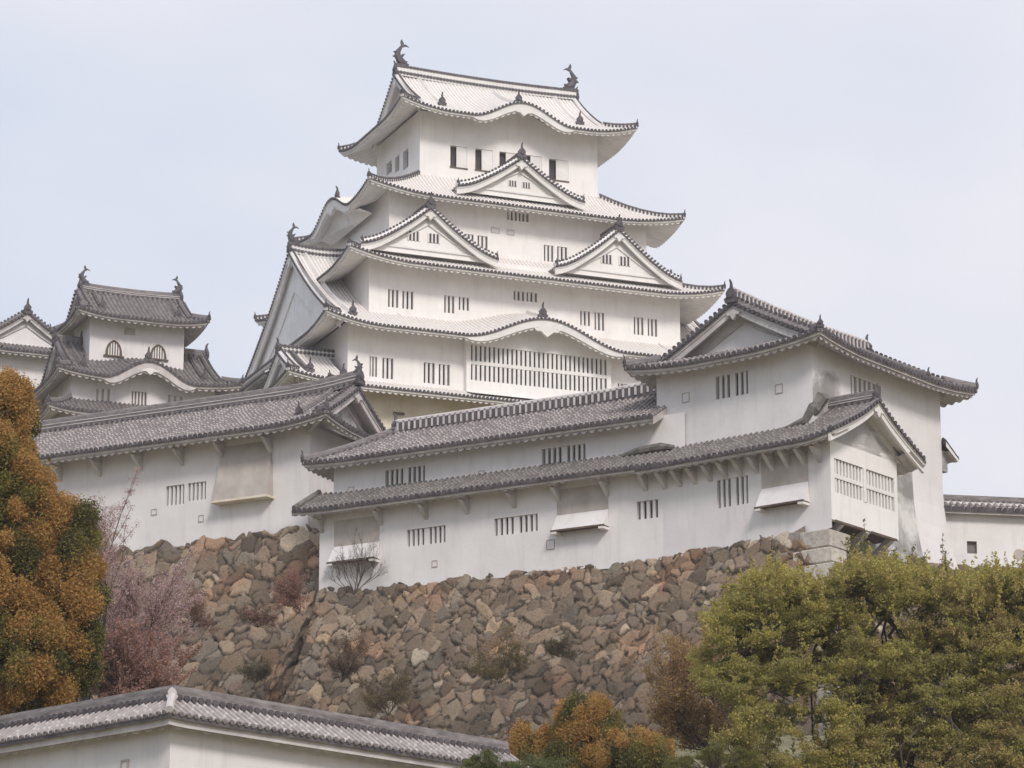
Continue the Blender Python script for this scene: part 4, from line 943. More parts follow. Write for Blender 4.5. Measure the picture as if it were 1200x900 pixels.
PW = np.array([.17, .15, .15, .08, .13, .07, .11, .09, .035, .04, .012]); PW = PW/PW.sum()
def stones(S, H, cw, ch, seed, relief=.2, gapw=.2):
    """irregular cells over metres (S, H): returns relief and per-vertex colour"""
    r = np.random.RandomState(seed); cwv = cw*np.clip(1.12-.035*H, .62, 1.1); 
    U = S/cw; W = H/ch; i0 = np.floor(U).astype(int); j0 = np.floor(W).astype(int)
    n = 256; J = r.rand(n, n, 4, 2); J[..., 0, :] = .5+(J[..., 0, :]-.5)*.95; has2 = r.rand(n, n) < .5; wt = r.uniform(-.16, .16, (n, n))
    tone = r.choice(len(PAL), (n, n, 4), p=PW); bri = r.uniform(.62, 1.34, (n, n, 4)); pro = r.uniform(-1, 1, (n, n, 4)); tl = r.uniform(-1, 1, (n, n, 4, 2)); ex = r.uniform(-.3, .3, (n, n, 4))
    d1 = np.full(S.shape, 9.); d2 = np.full(S.shape, 9.); best = np.zeros(S.shape+(3,), int); off = np.zeros(S.shape+(2,))
    for di in (-2, -1, 0, 1, 2):
        for dj in (-2, -1, 0, 1, 2):
            ii = (i0+di) % n; jj = (j0+dj) % n
            for q in (0, 1, 2, 3):
                px_ = i0+di+J[ii, jj, q, 0]+.5*((j0+dj) % 2); py_ = j0+dj+J[ii, jj, q, 1]
                dx = (U-px_)*cw/ch; dy = (W-py_); a = ex[ii, jj, q]; th = tl[ii, jj, q, 0]*.5
                rx_ = dx*np.cos(th)+dy*np.sin(th); ry_ = -dx*np.sin(th)+dy*np.cos(th)
                dd = .62*np.sqrt((rx_*(1-.15-a*.5))**2+(ry_*(1.08+a*.5))**2)+.30*np.maximum(np.abs(rx_), np.abs(ry_))
                if q == 0: dd = dd+wt[ii, jj]
                elif q == 1: dd = np.where(has2[ii, jj], dd+.16, 99)
                else: dd = dd+.36
                m1 = dd < d1; d2 = np.where(m1, d1, np.minimum(d2, dd)); d1 = np.where(m1, dd, d1)
                best[m1] = np.stack([ii, jj, np.full_like(ii, q)], -1)[m1]; off[m1] = np.stack([dx, dy], -1)[m1]
    e = (d2-d1); b = (best[..., 0], best[..., 1], best[..., 2]); sh = np.clip(e/gapw, 0, 1)
    rel = relief*(sh**.38)+.09*pro[b]*np.clip(e/.08, 0, 1)+.2*(tl[b][..., 0]*off[..., 0]+tl[b][..., 1]*off[..., 1])*sh
    col = PAL[tone[b]]*bri[b][..., None]
    def wavy(a, b, c): return np.sin(S*a+1.3*np.sin(H*b+c))*np.sin(H*b*1.3+1.1*np.sin(S*a*.8+c*2))
    rust = np.clip(wavy(.9, .8, seed)*1.2-.1, 0, 1)[..., None]; grey = np.clip(wavy(.6, 1.1, seed+2)*1.2+.16*(H-3.2)-.25, 0, 1)[..., None]*.38
    lum = col.mean(-1, keepdims=True); col = col*(1-grey)+lum*np.array((.95, .97, .93))*grey; col = col*(1-.55*rust)+col*np.array((1.3, .93, .72))*.55*rust
    col = col*np.array((1.0, .90, .80))
    dirt = np.array((.045, .036, .028)); k = np.clip((e-.018)/.045, 0, 1)[..., None]
    return rel, dirt*(1-k)+col*k
def stone_wall(name, par, Pf, n0, n1, a0, a1, hmax, cw, ch, seed, res=.07, relief=.2, mat='stone', ztop=None, dark=None):
    """Pf(s, h) -> position; n0/n1 not used for flat; relief pushed along the local outward normal"""
    ns = int((a1-a0)/res)+1; nh = int(hmax/res)+1
    s_ = np.linspace(a0, a1, ns); h_ = np.linspace(0, hmax, nh); S, H = np.meshgrid(s_, h_, indexing='ij')
    wob = np.zeros_like(S)
    for i in range(0, 1): pass
    S2 = S+.10*np.sin(H*3.1+S*1.7)+.07*np.sin(S*5.3-H*2.2); H2 = H+.09*np.sin(S*2.3+1)+.06*np.sin(S*6.1+H*4)
    rel, col = stones(S2+40, H2+40, cw, ch, seed, relief)
    fine = np.random.RandomState(seed+1).rand(*S.shape); rel = rel+.018*(fine-.5)
    P, Nn = Pf(S, H); V = P+Nn*rel[..., None]
    if dark is not None: col = col*dark(S, H)[..., None]
    idx = np.arange(ns*nh).reshape(ns, nh)
    Fq = np.stack([idx[:-1, :-1], idx[1:, :-1], idx[1:, 1:], idx[:-1, 1:]], -1).reshape(-1, 4)
    V = V.reshape(-1, 3).copy(); V[:, 2] -= parent_z(par)
    return np_mesh(name, V, Fq, col.reshape(-1, 3), mat, par)
BAT = .42
# main wall under the gallery and turret: follows the bend, top edge follows the plaster's foot
sw_ = thing('stone_wall', 'rough brown stone foundation wall under the long gallery and corner turret', 'stone wall', B, 26)
LB = VB; LA = VA+.0
ang = radians(30-38)   # A frame relative to B
def pathB(s):
    """s = metres along the wall from the turret corner: position in frame B, outward normal"""
    s = np.asarray(s); t = np.clip((s-LB+2.0)/4.0, 0, 1); t = t*t*(3-2*t)
    x1, y1 = 0*s, s; u_, v_ = A.u, A.v
    au = np.array([A.u[0]*B.u[0]+A.u[1]*B.u[1], A.u[0]*B.v[0]+A.u[1]*B.v[1]]); av = np.array([A.v[0]*B.u[0]+A.v[1]*B.u[1], A.v[0]*B.v[0]+A.v[1]*B.v[1]])
    d = s-LB; x2 = d*av[0]; y2 = LB+d*av[1]; on = d > 0
    nx = -1*(1-t)+(-au[0])*t; ny = 0*(1-t)+(-au[1])*t; l = np.sqrt(nx**2+ny**2)
    return np.where(on, x2, x1), np.where(on, y2, y1), nx/l, ny/l
topz = lambda s: zbB(s) if s < LB else zbA(s-LB)
tzs = np.vectorize(topz)
def PfMain(S, H):
    X, Y, nx, ny = pathB(S); wv = .10*np.sin(S*1.9)+.07*np.sin(S*4.7+2)
    o = -.10+BAT*H+.012*H*H; Z = tzs(S)+.15+wv*.6*np.exp(-H*2)-H
    Y = Y-.38*H*np.clip((8.6-S)/7, 0, 1)
    P = np.stack([X+nx*o, Y+ny*o, Z], -1); k = 1/sqrt(1+BAT*BAT)
    return P, np.stack([nx*k, ny*k, np.full_like(nx, BAT*k)], -1)
def low_tone(S, H):   # courses get darker towards the bottom
    return np.clip(1.16-.085*np.clip(H-1.8+.7*np.sin(S*.6)+.4*np.sin(S*1.9+1), 0, 6), .6, 1.16)
stone_wall('stone_face', sw_, PfMain, 0, 0, 1.4, LB+LA, 11.6, (.95), .6, 3, .06, .15, dark=low_tone)
# end face at the left end of the gallery
def PfEnd(S, H):
    X, Y, nx, ny = pathB(np.full_like(S, LB+LA)); av = (A.v[0]*B.u[0]+A.v[1]*B.u[1], A.v[0]*B.v[0]+A.v[1]*B.v[1])
    o = -.10+BAT*H+.012*H*H; q = BAT*H*.5
    return np.stack([X+nx*o-nx*S+av[0]*q, Y+ny*o-ny*S+av[1]*q, topz(LB+LA)+.06-H], -1), np.stack([np.full_like(S, av[0]), np.full_like(S, av[1]), np.zeros_like(S)], -1)
stone_wall('stone_end', sw_, PfEnd, 0, 0, 0, 9, 11.4, 1.0, .72, 5, .12, .2)
# squared corner stones (long and short work) at the turret corner
def ashlar(par, c, L1, L2, ht, z, o, seed):
    mb = MB(); r = random.Random(seed); ch = .2
    x0, y0 = -o, .24-.38/BAT*o; x1, y1 = x0+L2, y0+L1
    pts = [(x0, y0), (x1, y0), (x1, y1), (x0, y1)]
    def ring(ins, zz): return [(x0+ins+r.uniform(-.02, .02), y0+ins+r.uniform(-.02, .02), zz), (x1-ins, y0+ins, zz), (x1-ins, y1-ins+r.uniform(-.04, .04), zz), (x0+ins, y1-ins, zz)]
    R = [ring(ch*.6, z), ring(0, z+ch*.5), ring(.0, z+ht-ch*.5), ring(ch*.6, z+ht-.03)]
    vs = sum(R, []); fs = [(a*4+i, a*4+(i+1) % 4, a*4+4+(i+1) % 4, a*4+4+i) for a in range(3) for i in range(4)]+[(0, 1, 2, 3), (12, 13, 14, 15)]
    mb.add(vs, fs, 'ashlar'); o_ = mb.build('corner_stone', par); at = o_.data.color_attributes.new('tone', 'FLOAT_COLOR', 'POINT')
    b = r.uniform(.85, 1.1); c_ = r.choice([(.50, .455, .40), (.54, .50, .44), (.45, .405, .35)])
    for d in at.data: d.color = (c_[0]*b, c_[1]*b, c_[2]*b, 1)
z = 35.12
for i in range(14):
    ht = [.92, .78, .88, .84, .74, .9][i % 6]; z -= ht+.03; o = BAT*(35.1-z-ht*.5)+.09
    l1, l2 = ((1.25, 1.5), (1.75, 1.0))[i % 2]
    ashlar(sw_, None, l1+.3, l2+.25, ht, z, o, i)
    if i < 3:
        mb = MB(); mb.box(-o+.04, .8, 1.42+(i % 2)*.62, 2.15+(i % 2)*.5, z+.02, z+ht, 'ashlar'); q = mb.build('corner_stone', sw_); at = q.data.color_attributes.new('tone', 'FLOAT_COLOR', 'POINT')
        for d in at.data: d.color = (.31, .27, .24, 1)
# face under the turret's right side and on below the plaster wall
def PfR(S, H):
    rc = np.clip((S-.9)/.5, 0, 1)*np.clip((7.0-S)/1.2, 0, 1)
    return np.stack([S-.42*H*np.clip((7-S)/6, 0, 1), -0+.32-.38*H+.9*rc, 34.95+.05*np.sin(S*2)-1.9*rc+np.clip((S-11)*.2, 0, .75)-H], -1), np.stack([0*S, -np.ones_like(S)*.92, np.ones_like(S)*.38], -1)
stone_wall('stone_face', sw_, PfR, 0, 0, .95, 13.2, 10.5, 1.0, .72, 8, .11, .22)
rs = thing('stone_wall', 'rough brown stone foundation wall beneath the right plaster wall, half hidden by the green tree', 'stone wall', Rf, 26)
def PfRR(S, H): return np.stack([S, -.12-BAT*H, b_+.02+.06*np.sin(S*2.1)-H], -1), np.stack([0*S, -np.ones_like(S)*.92, np.ones_like(S)*.38], -1)
stone_wall('stone_face', rs, PfRR, 0, 0, -1.2, 16, 9, 1.0, .72, 9, .11, .22)
# wall under the left range
ls = thing('stone_wall', 'rough brown stone foundation wall under the left range, behind the pink-twigged tree', 'stone wall', L, 26)
zL = z0-.02
def PfL(S, H):
    o = -.08+.36*H+.010*H*H; wv = .14*np.sin(S*2.3)+.10*np.sin(S*5.1+1)
    return np.stack([-o, S, zL+.12+wv*np.exp(-H*1.5)-H], -1), np.stack([-np.ones_like(S)*.93, 0*S, np.ones_like(S)*.36], -1)
stone_wall('stone_face', ls, PfL, 0, 0, -4.5, 23, 15.8, 1.12, .82, 13, .07, .17, dark=lambda S, H: low_tone(S, H-3))
def PfLE(S, H): return np.stack([-(-.08+.36*H+.010*H*H)+S, np.full_like(S, -.12), zL+.12-H], -1), np.stack([0*S, -np.ones_like(S), 0*S], -1)
stone_wall('stone_end', ls, PfLE, 0, 0, 0, 8, 9, 1.0, .75, 15, .12, .2)
# keep's own stone base
kb_ = thing('stone_base', 'battered stone base directly under the main keep', 'stone base', K, 44)
def PfK(S, H): return np.stack([S, -6.3-.35*H, 58.6-H], -1), np.stack([0*S, -np.ones_like(S)*.95, np.ones_like(S)*.3], -1)
stone_wall('stone_face', kb_, PfK, 0, 0, -14, 26, 14, 1.2, .9, 21, .25, .25)
def PfK2(S, H): return np.stack([-11.4-.35*H, S, 58.6-H], -1), np.stack([-np.ones_like(S)*.95, 0*S, np.ones_like(S)*.3], -1)
stone_wall('stone_face', kb_, PfK2, 0, 0, -10, 20, 14, 1.2, .9, 22, .25, .25)

# ================================================================== TERRAIN
def sstep(a, b, x): t = np.clip((x-a)/(b-a), 0, 1); return t*t*(3-2*t)
gx = np.unique(np.r_[np.linspace(-3000, -150, 14), np.linspace(-150, 150, 121), np.linspace(150, 3000, 14)])
gy = np.unique(np.r_[np.linspace(-1500, -20, 10), np.linspace(-20, 320, 137), np.linspace(320, 4500, 18)])
GX, GY = np.meshgrid(gx, gy, indexing='ij')
def ground_z(x, y):
    side_ = np.exp(-np.clip(np.abs(x)-75, 0, 1e9)**2/(2*60.**2))
    z = 10.6*sstep(18, 66, y)+13.0*np.clip((y-76)/62, 0, 1)
    z = z+ (sstep(172, 200, y)*21+sstep(196, 232, y)*11)*(1-sstep(300, 420, y))*(1-sstep(2, 26, x))
    z = z*(1-sstep(290, 520, y)*.85)
    return z*side_
GZ = ground_z(GX, GY)+.25*np.sin(GX*.31+GY*.17)*np.exp(-((GY-110)/60)**2)
idx = np.arange(GX.size).reshape(GX.shape); Fq = np.stack([idx[:-1, :-1], idx[1:, :-1], idx[1:, 1:], idx[:-1, 1:]], -1).reshape(-1, 4)
g = np_mesh('ground', np.stack([GX, GY, GZ], -1).reshape(-1, 3), Fq, None, 'grass', None, True); struct(g)
# bailey terraces behind the stone walls
def terrace(name, pts, zt, zb):
    mb = MB(); n = len(pts); vs = [(p[0], p[1], z) for z in (zt, zb) for p in pts]
    mb.add(vs, [tuple(range(n))]+[(i, (i+1) % n, n+(i+1) % n, n+i) for i in range(n)], 'earth'); struct(mb.build(name))
a_, b2, c_, d_ = B.w(.6, 1.9), A.w(.4, 0), A.w(.4, VA-.6), A.w(22, VA-.6)
terrace('courtyard_ground', [a_, b2, c_, d_, B.w(30, 12), Rf.w(15, 3), Rf.w(15, .6), Rf.w(0, .6), B.w(12.5, 2.2)], 34.6, 24)
a_, b2, c_ = L.w(.6, .3), L.w(.6, VL), L.w(40, VL)
terrace('upper_courtyard_ground', [a_, b2, c_, L.w(40, .3)], z0-.4, 26)

# ================================================================== TREES AND SHRUBS
class Leaves:
    def __init__(s, seed): s.c = []; s.k = []; s.sz = []; s.r = np.random.RandomState(seed)
    def blob(s, c, rad, n, size, col, shell=.55, var=.25, zs=1.0):
        """n leaves in an ellipsoid, denser towards its surface; col = list of colours"""
        d = s.r.normal(size=(n, 3)); d /= np.linalg.norm(d, axis=1)[:, None]
        q = shell+(1-shell)*s.r.rand(n)**.6; q = np.where(s.r.rand(n) < .25, s.r.rand(n)**.5, q)
        p = np.array(c)+d*q[:, None]*np.array(rad)*(1+.22*s.r.normal(size=(n, 1)))
        cols = np.array(col)[s.r.randint(len(col), size=n)]*(1+var*(s.r.rand(n, 1)*2-1))
        s.c.append(p); s.k.append(cols); s.sz.append(np.full(n, size)*s.r.uniform(.6, 1.35, n))
    def build(s, name, par, asp=.55):
        P = np.concatenate(s.c); K_ = np.clip(np.concatenate(s.k), 0, 1); Z = np.concatenate(s.sz); n = len(P)
        a = s.r.normal(size=(n, 3)); a /= np.linalg.norm(a, axis=1)[:, None]
        b = np.cross(a, s.r.normal(size=(n, 3))); b /= np.linalg.norm(b, axis=1)[:, None]
        V = np.stack([P-a*Z[:, None], P-b*Z[:, None]*asp, P+a*Z[:, None], P+b*Z[:, None]*asp], 1).reshape(-1, 3)
        V = V-np.array(par.location)
        return np_mesh(name, V, np.arange(4*n).reshape(n, 4), np.repeat(K_, 4, 0), 'leaf', par)
def plant(name, label, cat, base, group=None):
    o = bpy.data.objects.new(name, None); sc.collection.objects.link(o); o.location = base; o['label'] = label; o['category'] = cat
    if group: o['group'] = group
    return o
def gz(x, y): return float(ground_z(np.array([float(x)]), np.array([float(y)]))[0])
def trunk_mesh(par, limbs, name='trunk', k='bark'):
    mb = MB(); o = par.location
    for pts, r0, r1 in limbs:
        n = len(pts); mb.tube([Vector(p)-o for p in pts], [r0+(r1-r0)*i/(n-1) for i in range(n)], k, 5)
    for i, v in enumerate(mb.v): mb.v[i] = (v[0], v[1], v[2]+o.z)
    return mb.build(name, par)
def limb(a, b, sag, rnd, n=6):
    a, b = Vector(a), Vector(b); r = []
    for i in range(n+1):
        t = i/n; p = a.lerp(b, t); p.z += sag*sin(pi*t); w_ = sin(pi*t)*.09*(b-a).length
        r.append(p+Vector((rnd.uniform(-w_, w_), rnd.uniform(-w_, w_), rnd.uniform(-w_, w_)*.5)))
    return r
def twigs(rnd, base, d, L, depth, spread, r, out, tips, up=.15, kids=3):
    base = Vector(base); d = Vector(d).normalized(); n = 4; pts = [base]; p = base.copy(); dd = d.copy()
    for i in range(n):
        dd = (dd+Vector((rnd.uniform(-1, 1), rnd.uniform(-1, 1), rnd.uniform(-.6, 1)*1))*.16+Vector((0, 0, up*.2))).normalized(); p = p+dd*(L/n); pts.append(p.copy())
    out.append((pts, r, r*.55))
    if depth == 0: tips.append(pts); return
    for j in range(kids):
        q = pts[rnd.randint(1, n)]; nd = (dd+Vector((rnd.uniform(-1, 1), rnd.uniform(-1, 1), rnd.uniform(-.5, 1)))*spread).normalized()
        twigs(rnd, q, nd, L*rnd.uniform(.5, .8), depth-1, spread, r*.55, out, tips, up, kids)
OR = [(.47, .265, .09), (.52, .30, .10), (.42, .255, .085), (.40, .28, .09)]
OL = [(.27, .23, .07), (.22, .20, .06), (.32, .25, .07)]
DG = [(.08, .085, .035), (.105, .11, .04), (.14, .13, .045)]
def plume_tree(name, label, px, py, D, base_px, lobes, seed, cat='tree', leaf=.055, dens=1.0, group=None):
    """evergreen with plume-like rounded sprays; lobes = (px, py, half width px, half height px)"""
    rnd = random.Random(seed); c0 = atY(base_px[0], base_px[1], D); b = Vector((c0.x, D, gz(c0.x, D))); par = plant(name, label, cat, b, group)
    L_ = Leaves(seed); limbs = [(limb(b, atY(px, py, D), 0, rnd, 8), .28, .07)]; m = D/FPX*1.035
    for lx, ly, hw, hh in lobes:
        c = atY(lx, ly, D+rnd.uniform(-.4, .4)); rw, rh = hw*m, hh*m; area = rw*rh
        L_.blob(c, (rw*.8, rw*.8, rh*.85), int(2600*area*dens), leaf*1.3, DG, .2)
        n = int(46*area**.75*dens)+8
        for i in range(n):
            th = rnd.uniform(0, 2*pi); u = rnd.uniform(-1, 1); q = sqrt(1-u*u); s_ = rnd.uniform(.82, 1.04)
            p = (c[0]+rw*q*cos(th)*s_, c[1]+rw*q*sin(th)*s_, c[2]+rh*u*s_)
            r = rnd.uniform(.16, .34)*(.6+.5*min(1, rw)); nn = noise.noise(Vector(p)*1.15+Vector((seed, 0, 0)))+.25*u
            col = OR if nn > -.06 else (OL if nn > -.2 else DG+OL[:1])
            L_.blob(p, (r, r, r*1.25), int(1000*dens*(r/.25)**2), leaf*.6, col, .6, .16)
            if i % 6 == 0: limbs.append((limb(b.lerp(Vector(c), .6), p, 0, rnd, 4), .05, .015))
    trunk_mesh(par, limbs); L_.build('crown', par); return par
plume_tree('cypress_tree', 'large orange and dark green plume-leaved evergreen filling the left edge', -15, 520, 84, (-10, 900), [(-22, 560, 52, 120), (-5, 700, 62, 130), (22, 620, 40, 90), (72, 655, 42, 68), (76, 730, 42, 80), (40, 770, 52, 62), (8, 500, 32, 60)], 3)
OG = OR+OL
plume_tree('round_shrub', 'orange-tipped dark green shrub, largest of the three at bottom centre', 690, 850, 96, (690, 930), [(690, 856, 36, 34), (684, 885, 40, 30)], 5, 'shrub', .05, 1.1, 'orange shrubs at the foot of the stone wall')
plume_tree('round_shrub', 'orange shrub right of the largest one, touching the green tree', 738, 880, 94, (738, 930), [(738, 885, 38, 26), (765, 893, 22, 16)], 6, 'shrub', .05, 1.1, 'orange shrubs at the foot of the stone wall')
plume_tree('round_shrub', 'small orange shrub left of the largest one, behind the dark pine tip', 628, 872, 97, (628, 930), [(628, 877, 28, 20)], 7, 'shrub', .05, 1.1, 'orange shrubs at the foot of the stone wall')

# --- broad green tree at right
def green_tree():
    rnd = random.Random(11); D = 100; base = atY(1075, 1040, D); b = Vector((base.x, D, gz(base.x, D)))
    par = plant('broadleaf_tree', 'broad yellow-green tree covering the bottom right corner', 'tree', b); L_ = Leaves(12); limbs = []
    fork = b+Vector((-.3, 0, 3.2)); limbs.append((limb(b, fork, 0, rnd, 5), .34, .24))
    def top(px):
        P_ = [(815, 775), (835, 722), (860, 690), (900, 668), (935, 672), (965, 690), (990, 668), (1020, 652), (1045, 664), (1080, 668), (1120, 680), (1160, 668), (1210, 668), (1300, 700)]
        for (a, y), (c, z_) in zip(P_, P_[1:]):
            if px <= c: return y+(z_-y)*(px-a)/(c-a)
        return 720
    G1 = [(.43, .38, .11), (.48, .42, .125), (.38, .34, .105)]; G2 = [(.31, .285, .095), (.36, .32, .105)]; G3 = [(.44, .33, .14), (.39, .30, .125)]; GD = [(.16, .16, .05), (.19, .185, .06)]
    mains = [Vector(atY(x, y, D+d)) for x, y, d in ((880, 760, -1), (960, 740, 1.5), (1040, 720, -.5), (1120, 730, 1), (1190, 740, -1), (1000, 800, -2), (1100, 810, -2.4), (900, 810, -2), (1180, 830, -1.5), (860, 860, -1))]
    for m_ in mains: limbs.append((limb(fork, m_, .3, rnd, 7), .11, .035))
    n = 0
    while n < 1420:
        px = rnd.uniform(822, 1290); t = top(px); py = rnd.uniform(t+8, 960) if rnd.random() < .78 else t+rnd.uniform(4, 45)
        if 885 < px < 970 and 805 < py < 885 and rnd.random() < .8: continue
        if noise.noise(Vector((px*.021, py*.034, 9.1))) < -.34 and py > t+30 and not (px > 1000 and py > 820): continue
        if px < 900 and py > 845 and rnd.random() < .7: continue
        if px < 868 and py > 800+ (px-822)*.5: continue
        dmax = 3.4*sqrt(max(.05, min(1, (py-t+25)/150)))
        d = rnd.uniform(-dmax, dmax*.8); c = Vector(atY(px, py, D+d)); r = rnd.uniform(.2, .5); n += 1
        nn = noise.noise(Vector((px*.012, py*.02, 3.3)))
        col = G3+G2[:1] if (px > 1010 and nn > .08) else (G1 if nn > -.18 else G1[2:]+G2)
        if rnd.random() < .22: col = G2
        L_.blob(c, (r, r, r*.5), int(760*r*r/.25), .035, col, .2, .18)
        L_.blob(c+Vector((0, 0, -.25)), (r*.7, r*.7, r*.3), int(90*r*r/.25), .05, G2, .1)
        for k in range(3):
            a = rnd.uniform(0, 2*pi); e = Vector((cos(a)*r*1.1, sin(a)*r*1.1, rnd.uniform(-.05, .3)))
            L_.blob(c+e, (r*.4, r*.4, r*.3), int(130*r*r/.25), .034, col, .2, .18)
        mm = min(mains, key=lambda q: (q-c).length)
        if rnd.random() < .16: limbs.append((limb(mm, c, .05, rnd, 4), .045, .014))
    for i in range(210):    # low skirt of the crown
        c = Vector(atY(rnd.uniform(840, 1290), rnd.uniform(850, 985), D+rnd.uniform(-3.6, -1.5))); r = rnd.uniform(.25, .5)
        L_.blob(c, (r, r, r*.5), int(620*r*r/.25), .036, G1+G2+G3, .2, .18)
    for i in range(520):    # young shoots breaking the outline
        px = rnd.uniform(825, 1290); c = Vector(atY(px, top(px)+(rnd.uniform(-4, 26) if i % 2 else rnd.uniform(20, 250)), D+rnd.uniform(-3.2, 0))); d = Vector((rnd.uniform(-.5, .5), 0, 1))*rnd.uniform(.25, .6)
        for q in range(4): L_.blob(c+d*(q/3), (.11-.02*q, .11-.02*q, .1), 22-4*q, .04, G1+G3[:1], .1)
    trunk_mesh(par, limbs); L_.build('crown', par)
green_tree()
# --- wispy trees and shrubs built of twigs
def twig_tree(name, label, cat, basept, dirs, L0, depth, spread, r0, leafn, leafsz, cols, seed, kids=3, up=.15, trunk='trunk', group=None, jit=.07):
    rnd = random.Random(seed); par = plant(name, label, cat, basept, group); out, tips = [], []
    for d, l in dirs: twigs(rnd, basept, d, L0*l, depth, spread, r0, out, tips, up, kids)
    trunk_mesh(par, out, trunk)
    if leafn:
        L_ = Leaves(seed)
        for t in tips:
            for p in t[1:]: L_.blob(p, (jit, jit, jit), max(1, int(leafn*rnd.uniform(.4, 1.5))), leafsz, cols, .1)
        L_.build('foliage', par)
    return par
PK = [(.52, .38, .37), (.60, .47, .46), (.46, .31, .30), (.40, .26, .23)]
RB = [(.36, .19, .15), (.42, .25, .19), (.30, .17, .13)]
def at_ground(px, D): x = atY(px, 850, D).x; return Vector((x, D, gz(x, D)-.1))
def stand(px, py, D): return Vector(atY(px, py, D))
fan = lambda xs: [((x, random.uniform(-.5, .5), z), l) for x, z, l in xs]
twig_tree('cherry_tree', 'pink-budded cherry tree rising between the evergreen and the stone wall', 'tree', stand(106, 868, 112), fan([(-.5, 1, 1.4), (-.15, 1, 1.7), (.3, 1, 1.75), (.6, 1, 1.5), (.1, 1, 1.5), (-.35, .9, 1.2), (.8, .8, 1.15), (.45, 1, 1.3), (-.1, .9, 1.0), (.95, .7, .9)]), 1.95, 3, .66, .055, 46, .03, PK, 21, 5, .12, jit=.17)
twig_tree('bare_shrub', 'reddish twiggy shrub low beside the evergreen, under the cherry tree', 'shrub', stand(130, 850, 106), fan([(-.7, 1, 1), (0, 1, 1.1), (.5, 1, 1), (1, .7, 1.1), (-.2, .9, .9), (1.3, .5, 1.2), (1.1, .8, 1.4), (.3, .8, 1.3)]), 1.3, 3, .7, .035, 14, .036, RB+PK[3:], 22, 5, .2, jit=.10)
pb = A.w(-1.0, A.onW(0, 428, 690)[0], A.onW(0, 428, 696)[1]-.2)
twig_tree('bare_tree', 'small leafless tree on the wall edge before the leftmost white chute of the gallery', 'tree', pb, [((-.5, .2, 1), 1.0), ((.1, -.2, 1), 1.1), ((.6, .1, 1), 1.1), ((-1, 0, .7), .9), ((1.1, 0, .8), .8), ((.35, 0, 1), 1.15)], 1.45, 4, .62, .03, 2, .022, [(.20, .16, .15), (.45, .40, .38)], 23, 3, .1, 'branches')
pb = A.w(-1.1, A.onW(0, 372, 690)[0], A.onW(0, 372, 700)[1]-.3)
twig_tree('small_shrub', 'small pale-leaved shrub at the left foot of the gallery wall', 'shrub', pb, [((-.6, 0, 1), 1), ((.2, 0, 1), 1), ((.8, 0, .8), .8)], .5, 3, .7, .015, 3, .03, [(.40, .37, .33), (.28, .24, .20)], 24, 3)
def wall_shrub(px, py, label, cols, seed, L0=.8, n=7, D=None, sz=.036, dirs=7):
    s_ = Vector(atY(px, py, D)); rnd = random.Random(seed)
    return twig_tree('wall_shrub', label, 'shrub', s_, [((rnd.uniform(-1.2, 1.2), rnd.uniform(-1, .1), rnd.uniform(.1, 1)), rnd.uniform(.7, 1.2)) for _ in range(dirs)], L0*1.35, 2, .95, .02, n*3, sz*.9, cols, seed, 4, .0, 'branches', 'shrubs growing out of the stone wall', .2)
BR = [(.17, .115, .075), (.21, .14, .09), (.13, .095, .065)]; YB = [(.22, .165, .07), (.17, .13, .06), (.13, .11, .05)]; GN_ = [(.10, .115, .055), (.13, .135, .065)]
wall_shrub(352, 715, 'dense dark red shrub on the stones below the gallery\'s left corner', RB, 31, .75, 9, 159.5)
wall_shrub(302, 735, 'thin reddish shrub on the stones left of the dense dark red one', RB+BR, 32, .55, 4, 162)
wall_shrub(400, 800, 'brown shrub low on the wall above the corner of the foreground wall roof', BR, 33, .85, 6, 155)
wall_shrub(455, 838, 'brown shrub just above the foreground wall coping, left of the yellow one', BR+YB, 34, .8, 6, 149)
wall_shrub(585, 800, 'yellow-brown shrub low in the middle of the stone wall', YB, 35, .9, 7, 148)
wall_shrub(655, 770, 'small olive tuft in the stones right of the yellow-brown shrub', GN_+BR, 36, .32, 5, 146)
wall_shrub(300, 800, 'low olive tuft on the stones left of the brown shrub', GN_+BR, 37, .45, 5, 156)
wall_shrub(225, 735, 'reddish brown shrub on the left stone wall next to the cherry tree', RB+BR, 38, .8, 6, 161)
twig_tree('brown_tree', 'feathery brown-leaved tree left of the green tree, in front of the stones', 'tree', stand(880, 905, 106), fan([(-1, 1, 1.3), (-.6, 1, 1.4), (-1.4, .8, 1.3), (-1.7, .55, 1.1), (-.2, 1, 1.0)]), 1.7, 3, .6, .04, 20, .036, [(.38, .25, .12), (.32, .215, .11), (.42, .28, .12)], 41, 5, .1, jit=.17)
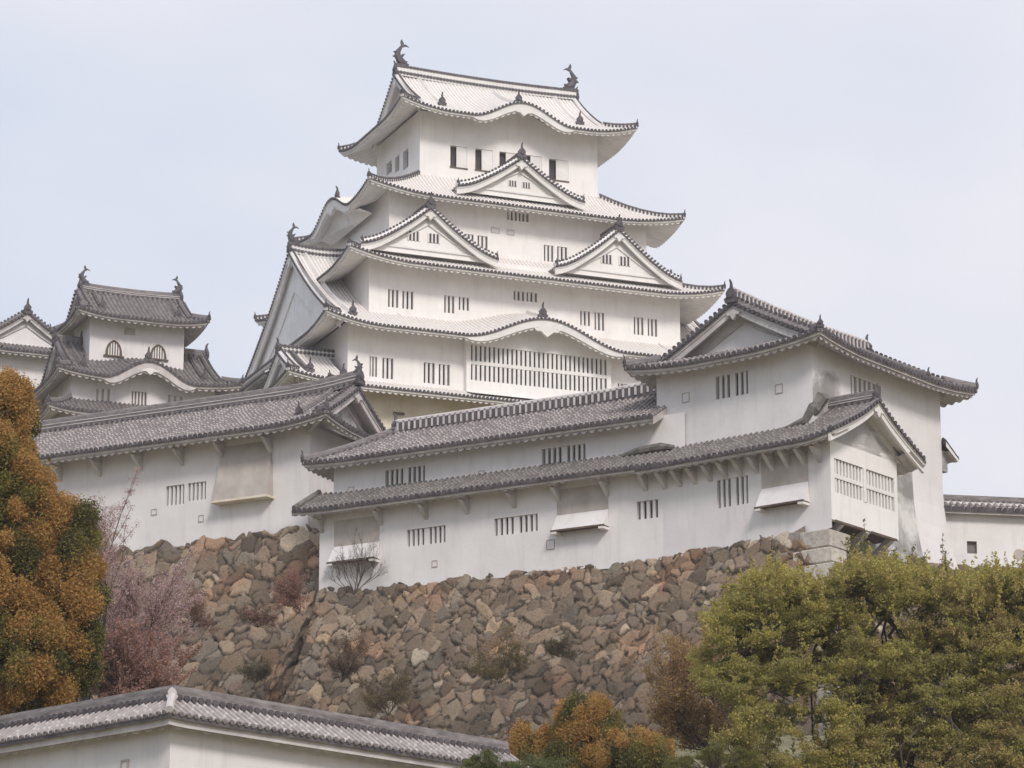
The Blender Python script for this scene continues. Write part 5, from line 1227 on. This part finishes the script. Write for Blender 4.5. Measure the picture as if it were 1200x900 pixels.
def pine(px, py, D, w_, h_, label, seed, cols):
    rnd = random.Random(seed); c = Vector(atY(px, py, D)); b = Vector((c.x, D, gz(c.x, D))); par = plant('pine_tree', label, 'tree', b); L_ = Leaves(seed); limbs = [(limb(b, c, 0, rnd, 6), .14, .05)]
    for i in range(60):
        p = c+Vector((rnd.uniform(-w_, w_), rnd.uniform(-w_, w_)*.7, rnd.uniform(-h_, h_*.7)*(1))); p.z -= .25*abs(p.x-c.x); r = rnd.uniform(.14, .3)
        L_.blob(p, (r, r, r*.5), 330, .045, cols, .2); limbs.append((limb(c-Vector((0, 0, h_)), p, .0, rnd, 4), .03, .01))
    trunk_mesh(par, limbs); L_.build('crown', par, .16)
pine(590, 893, 73, 1.25, .36, 'dark green pine tip poking up at the right end of the foreground wall', 51, [(.09, .12, .05), (.14, .165, .065), (.20, .195, .085)])
pine(838, 889, 92, 1.25, .5, 'low yellow-green bush between the orange shrub and the brown tree', 52, [(.17, .17, .05), (.13, .13, .04), (.20, .18, .06)])
for i, (px, py, lb) in enumerate(((1052, 640, 'thin leafy sapling before the drop slots of the turret bay'), (1105, 655, 'thin leafy sapling at the flared foot of the turret'), (1012, 640, 'thin leafy sapling beside the squared corner stones'))):
    twig_tree('sapling', lb, 'tree', stand(px, py+85, 128), [((-.15, 0, 1), 1.1), ((.2, 0, 1), 1), ((.02, .2, 1), 1.25)], 1.4, 2, .4, .03, 8, .045, [(.19, .19, .05), (.15, .14, .05), (.24, .20, .09)], 61+i, 4, .3, jit=.09)

# ================================================================== HAZE
mh = bpy.data.materials.new('haze'); mh.use_nodes = True; t = mh.node_tree; t.nodes.clear()
oo = t.nodes.new('ShaderNodeOutputMaterial'); pv = t.nodes.new('ShaderNodeVolumePrincipled')
pv.inputs['Color'].default_value = (.96, .955, .98, 1); pv.inputs['Density'].default_value = .0003; pv.inputs['Anisotropy'].default_value = .3
t.links.new(pv.outputs[0], oo.inputs['Volume']); M['haze'] = mh
mb = MB(); mb.box(-3100, 3100, -1600, 4600, -1.5, 112, 'haze'); hz = mb.build('haze'); hz['kind'] = 'stuff'
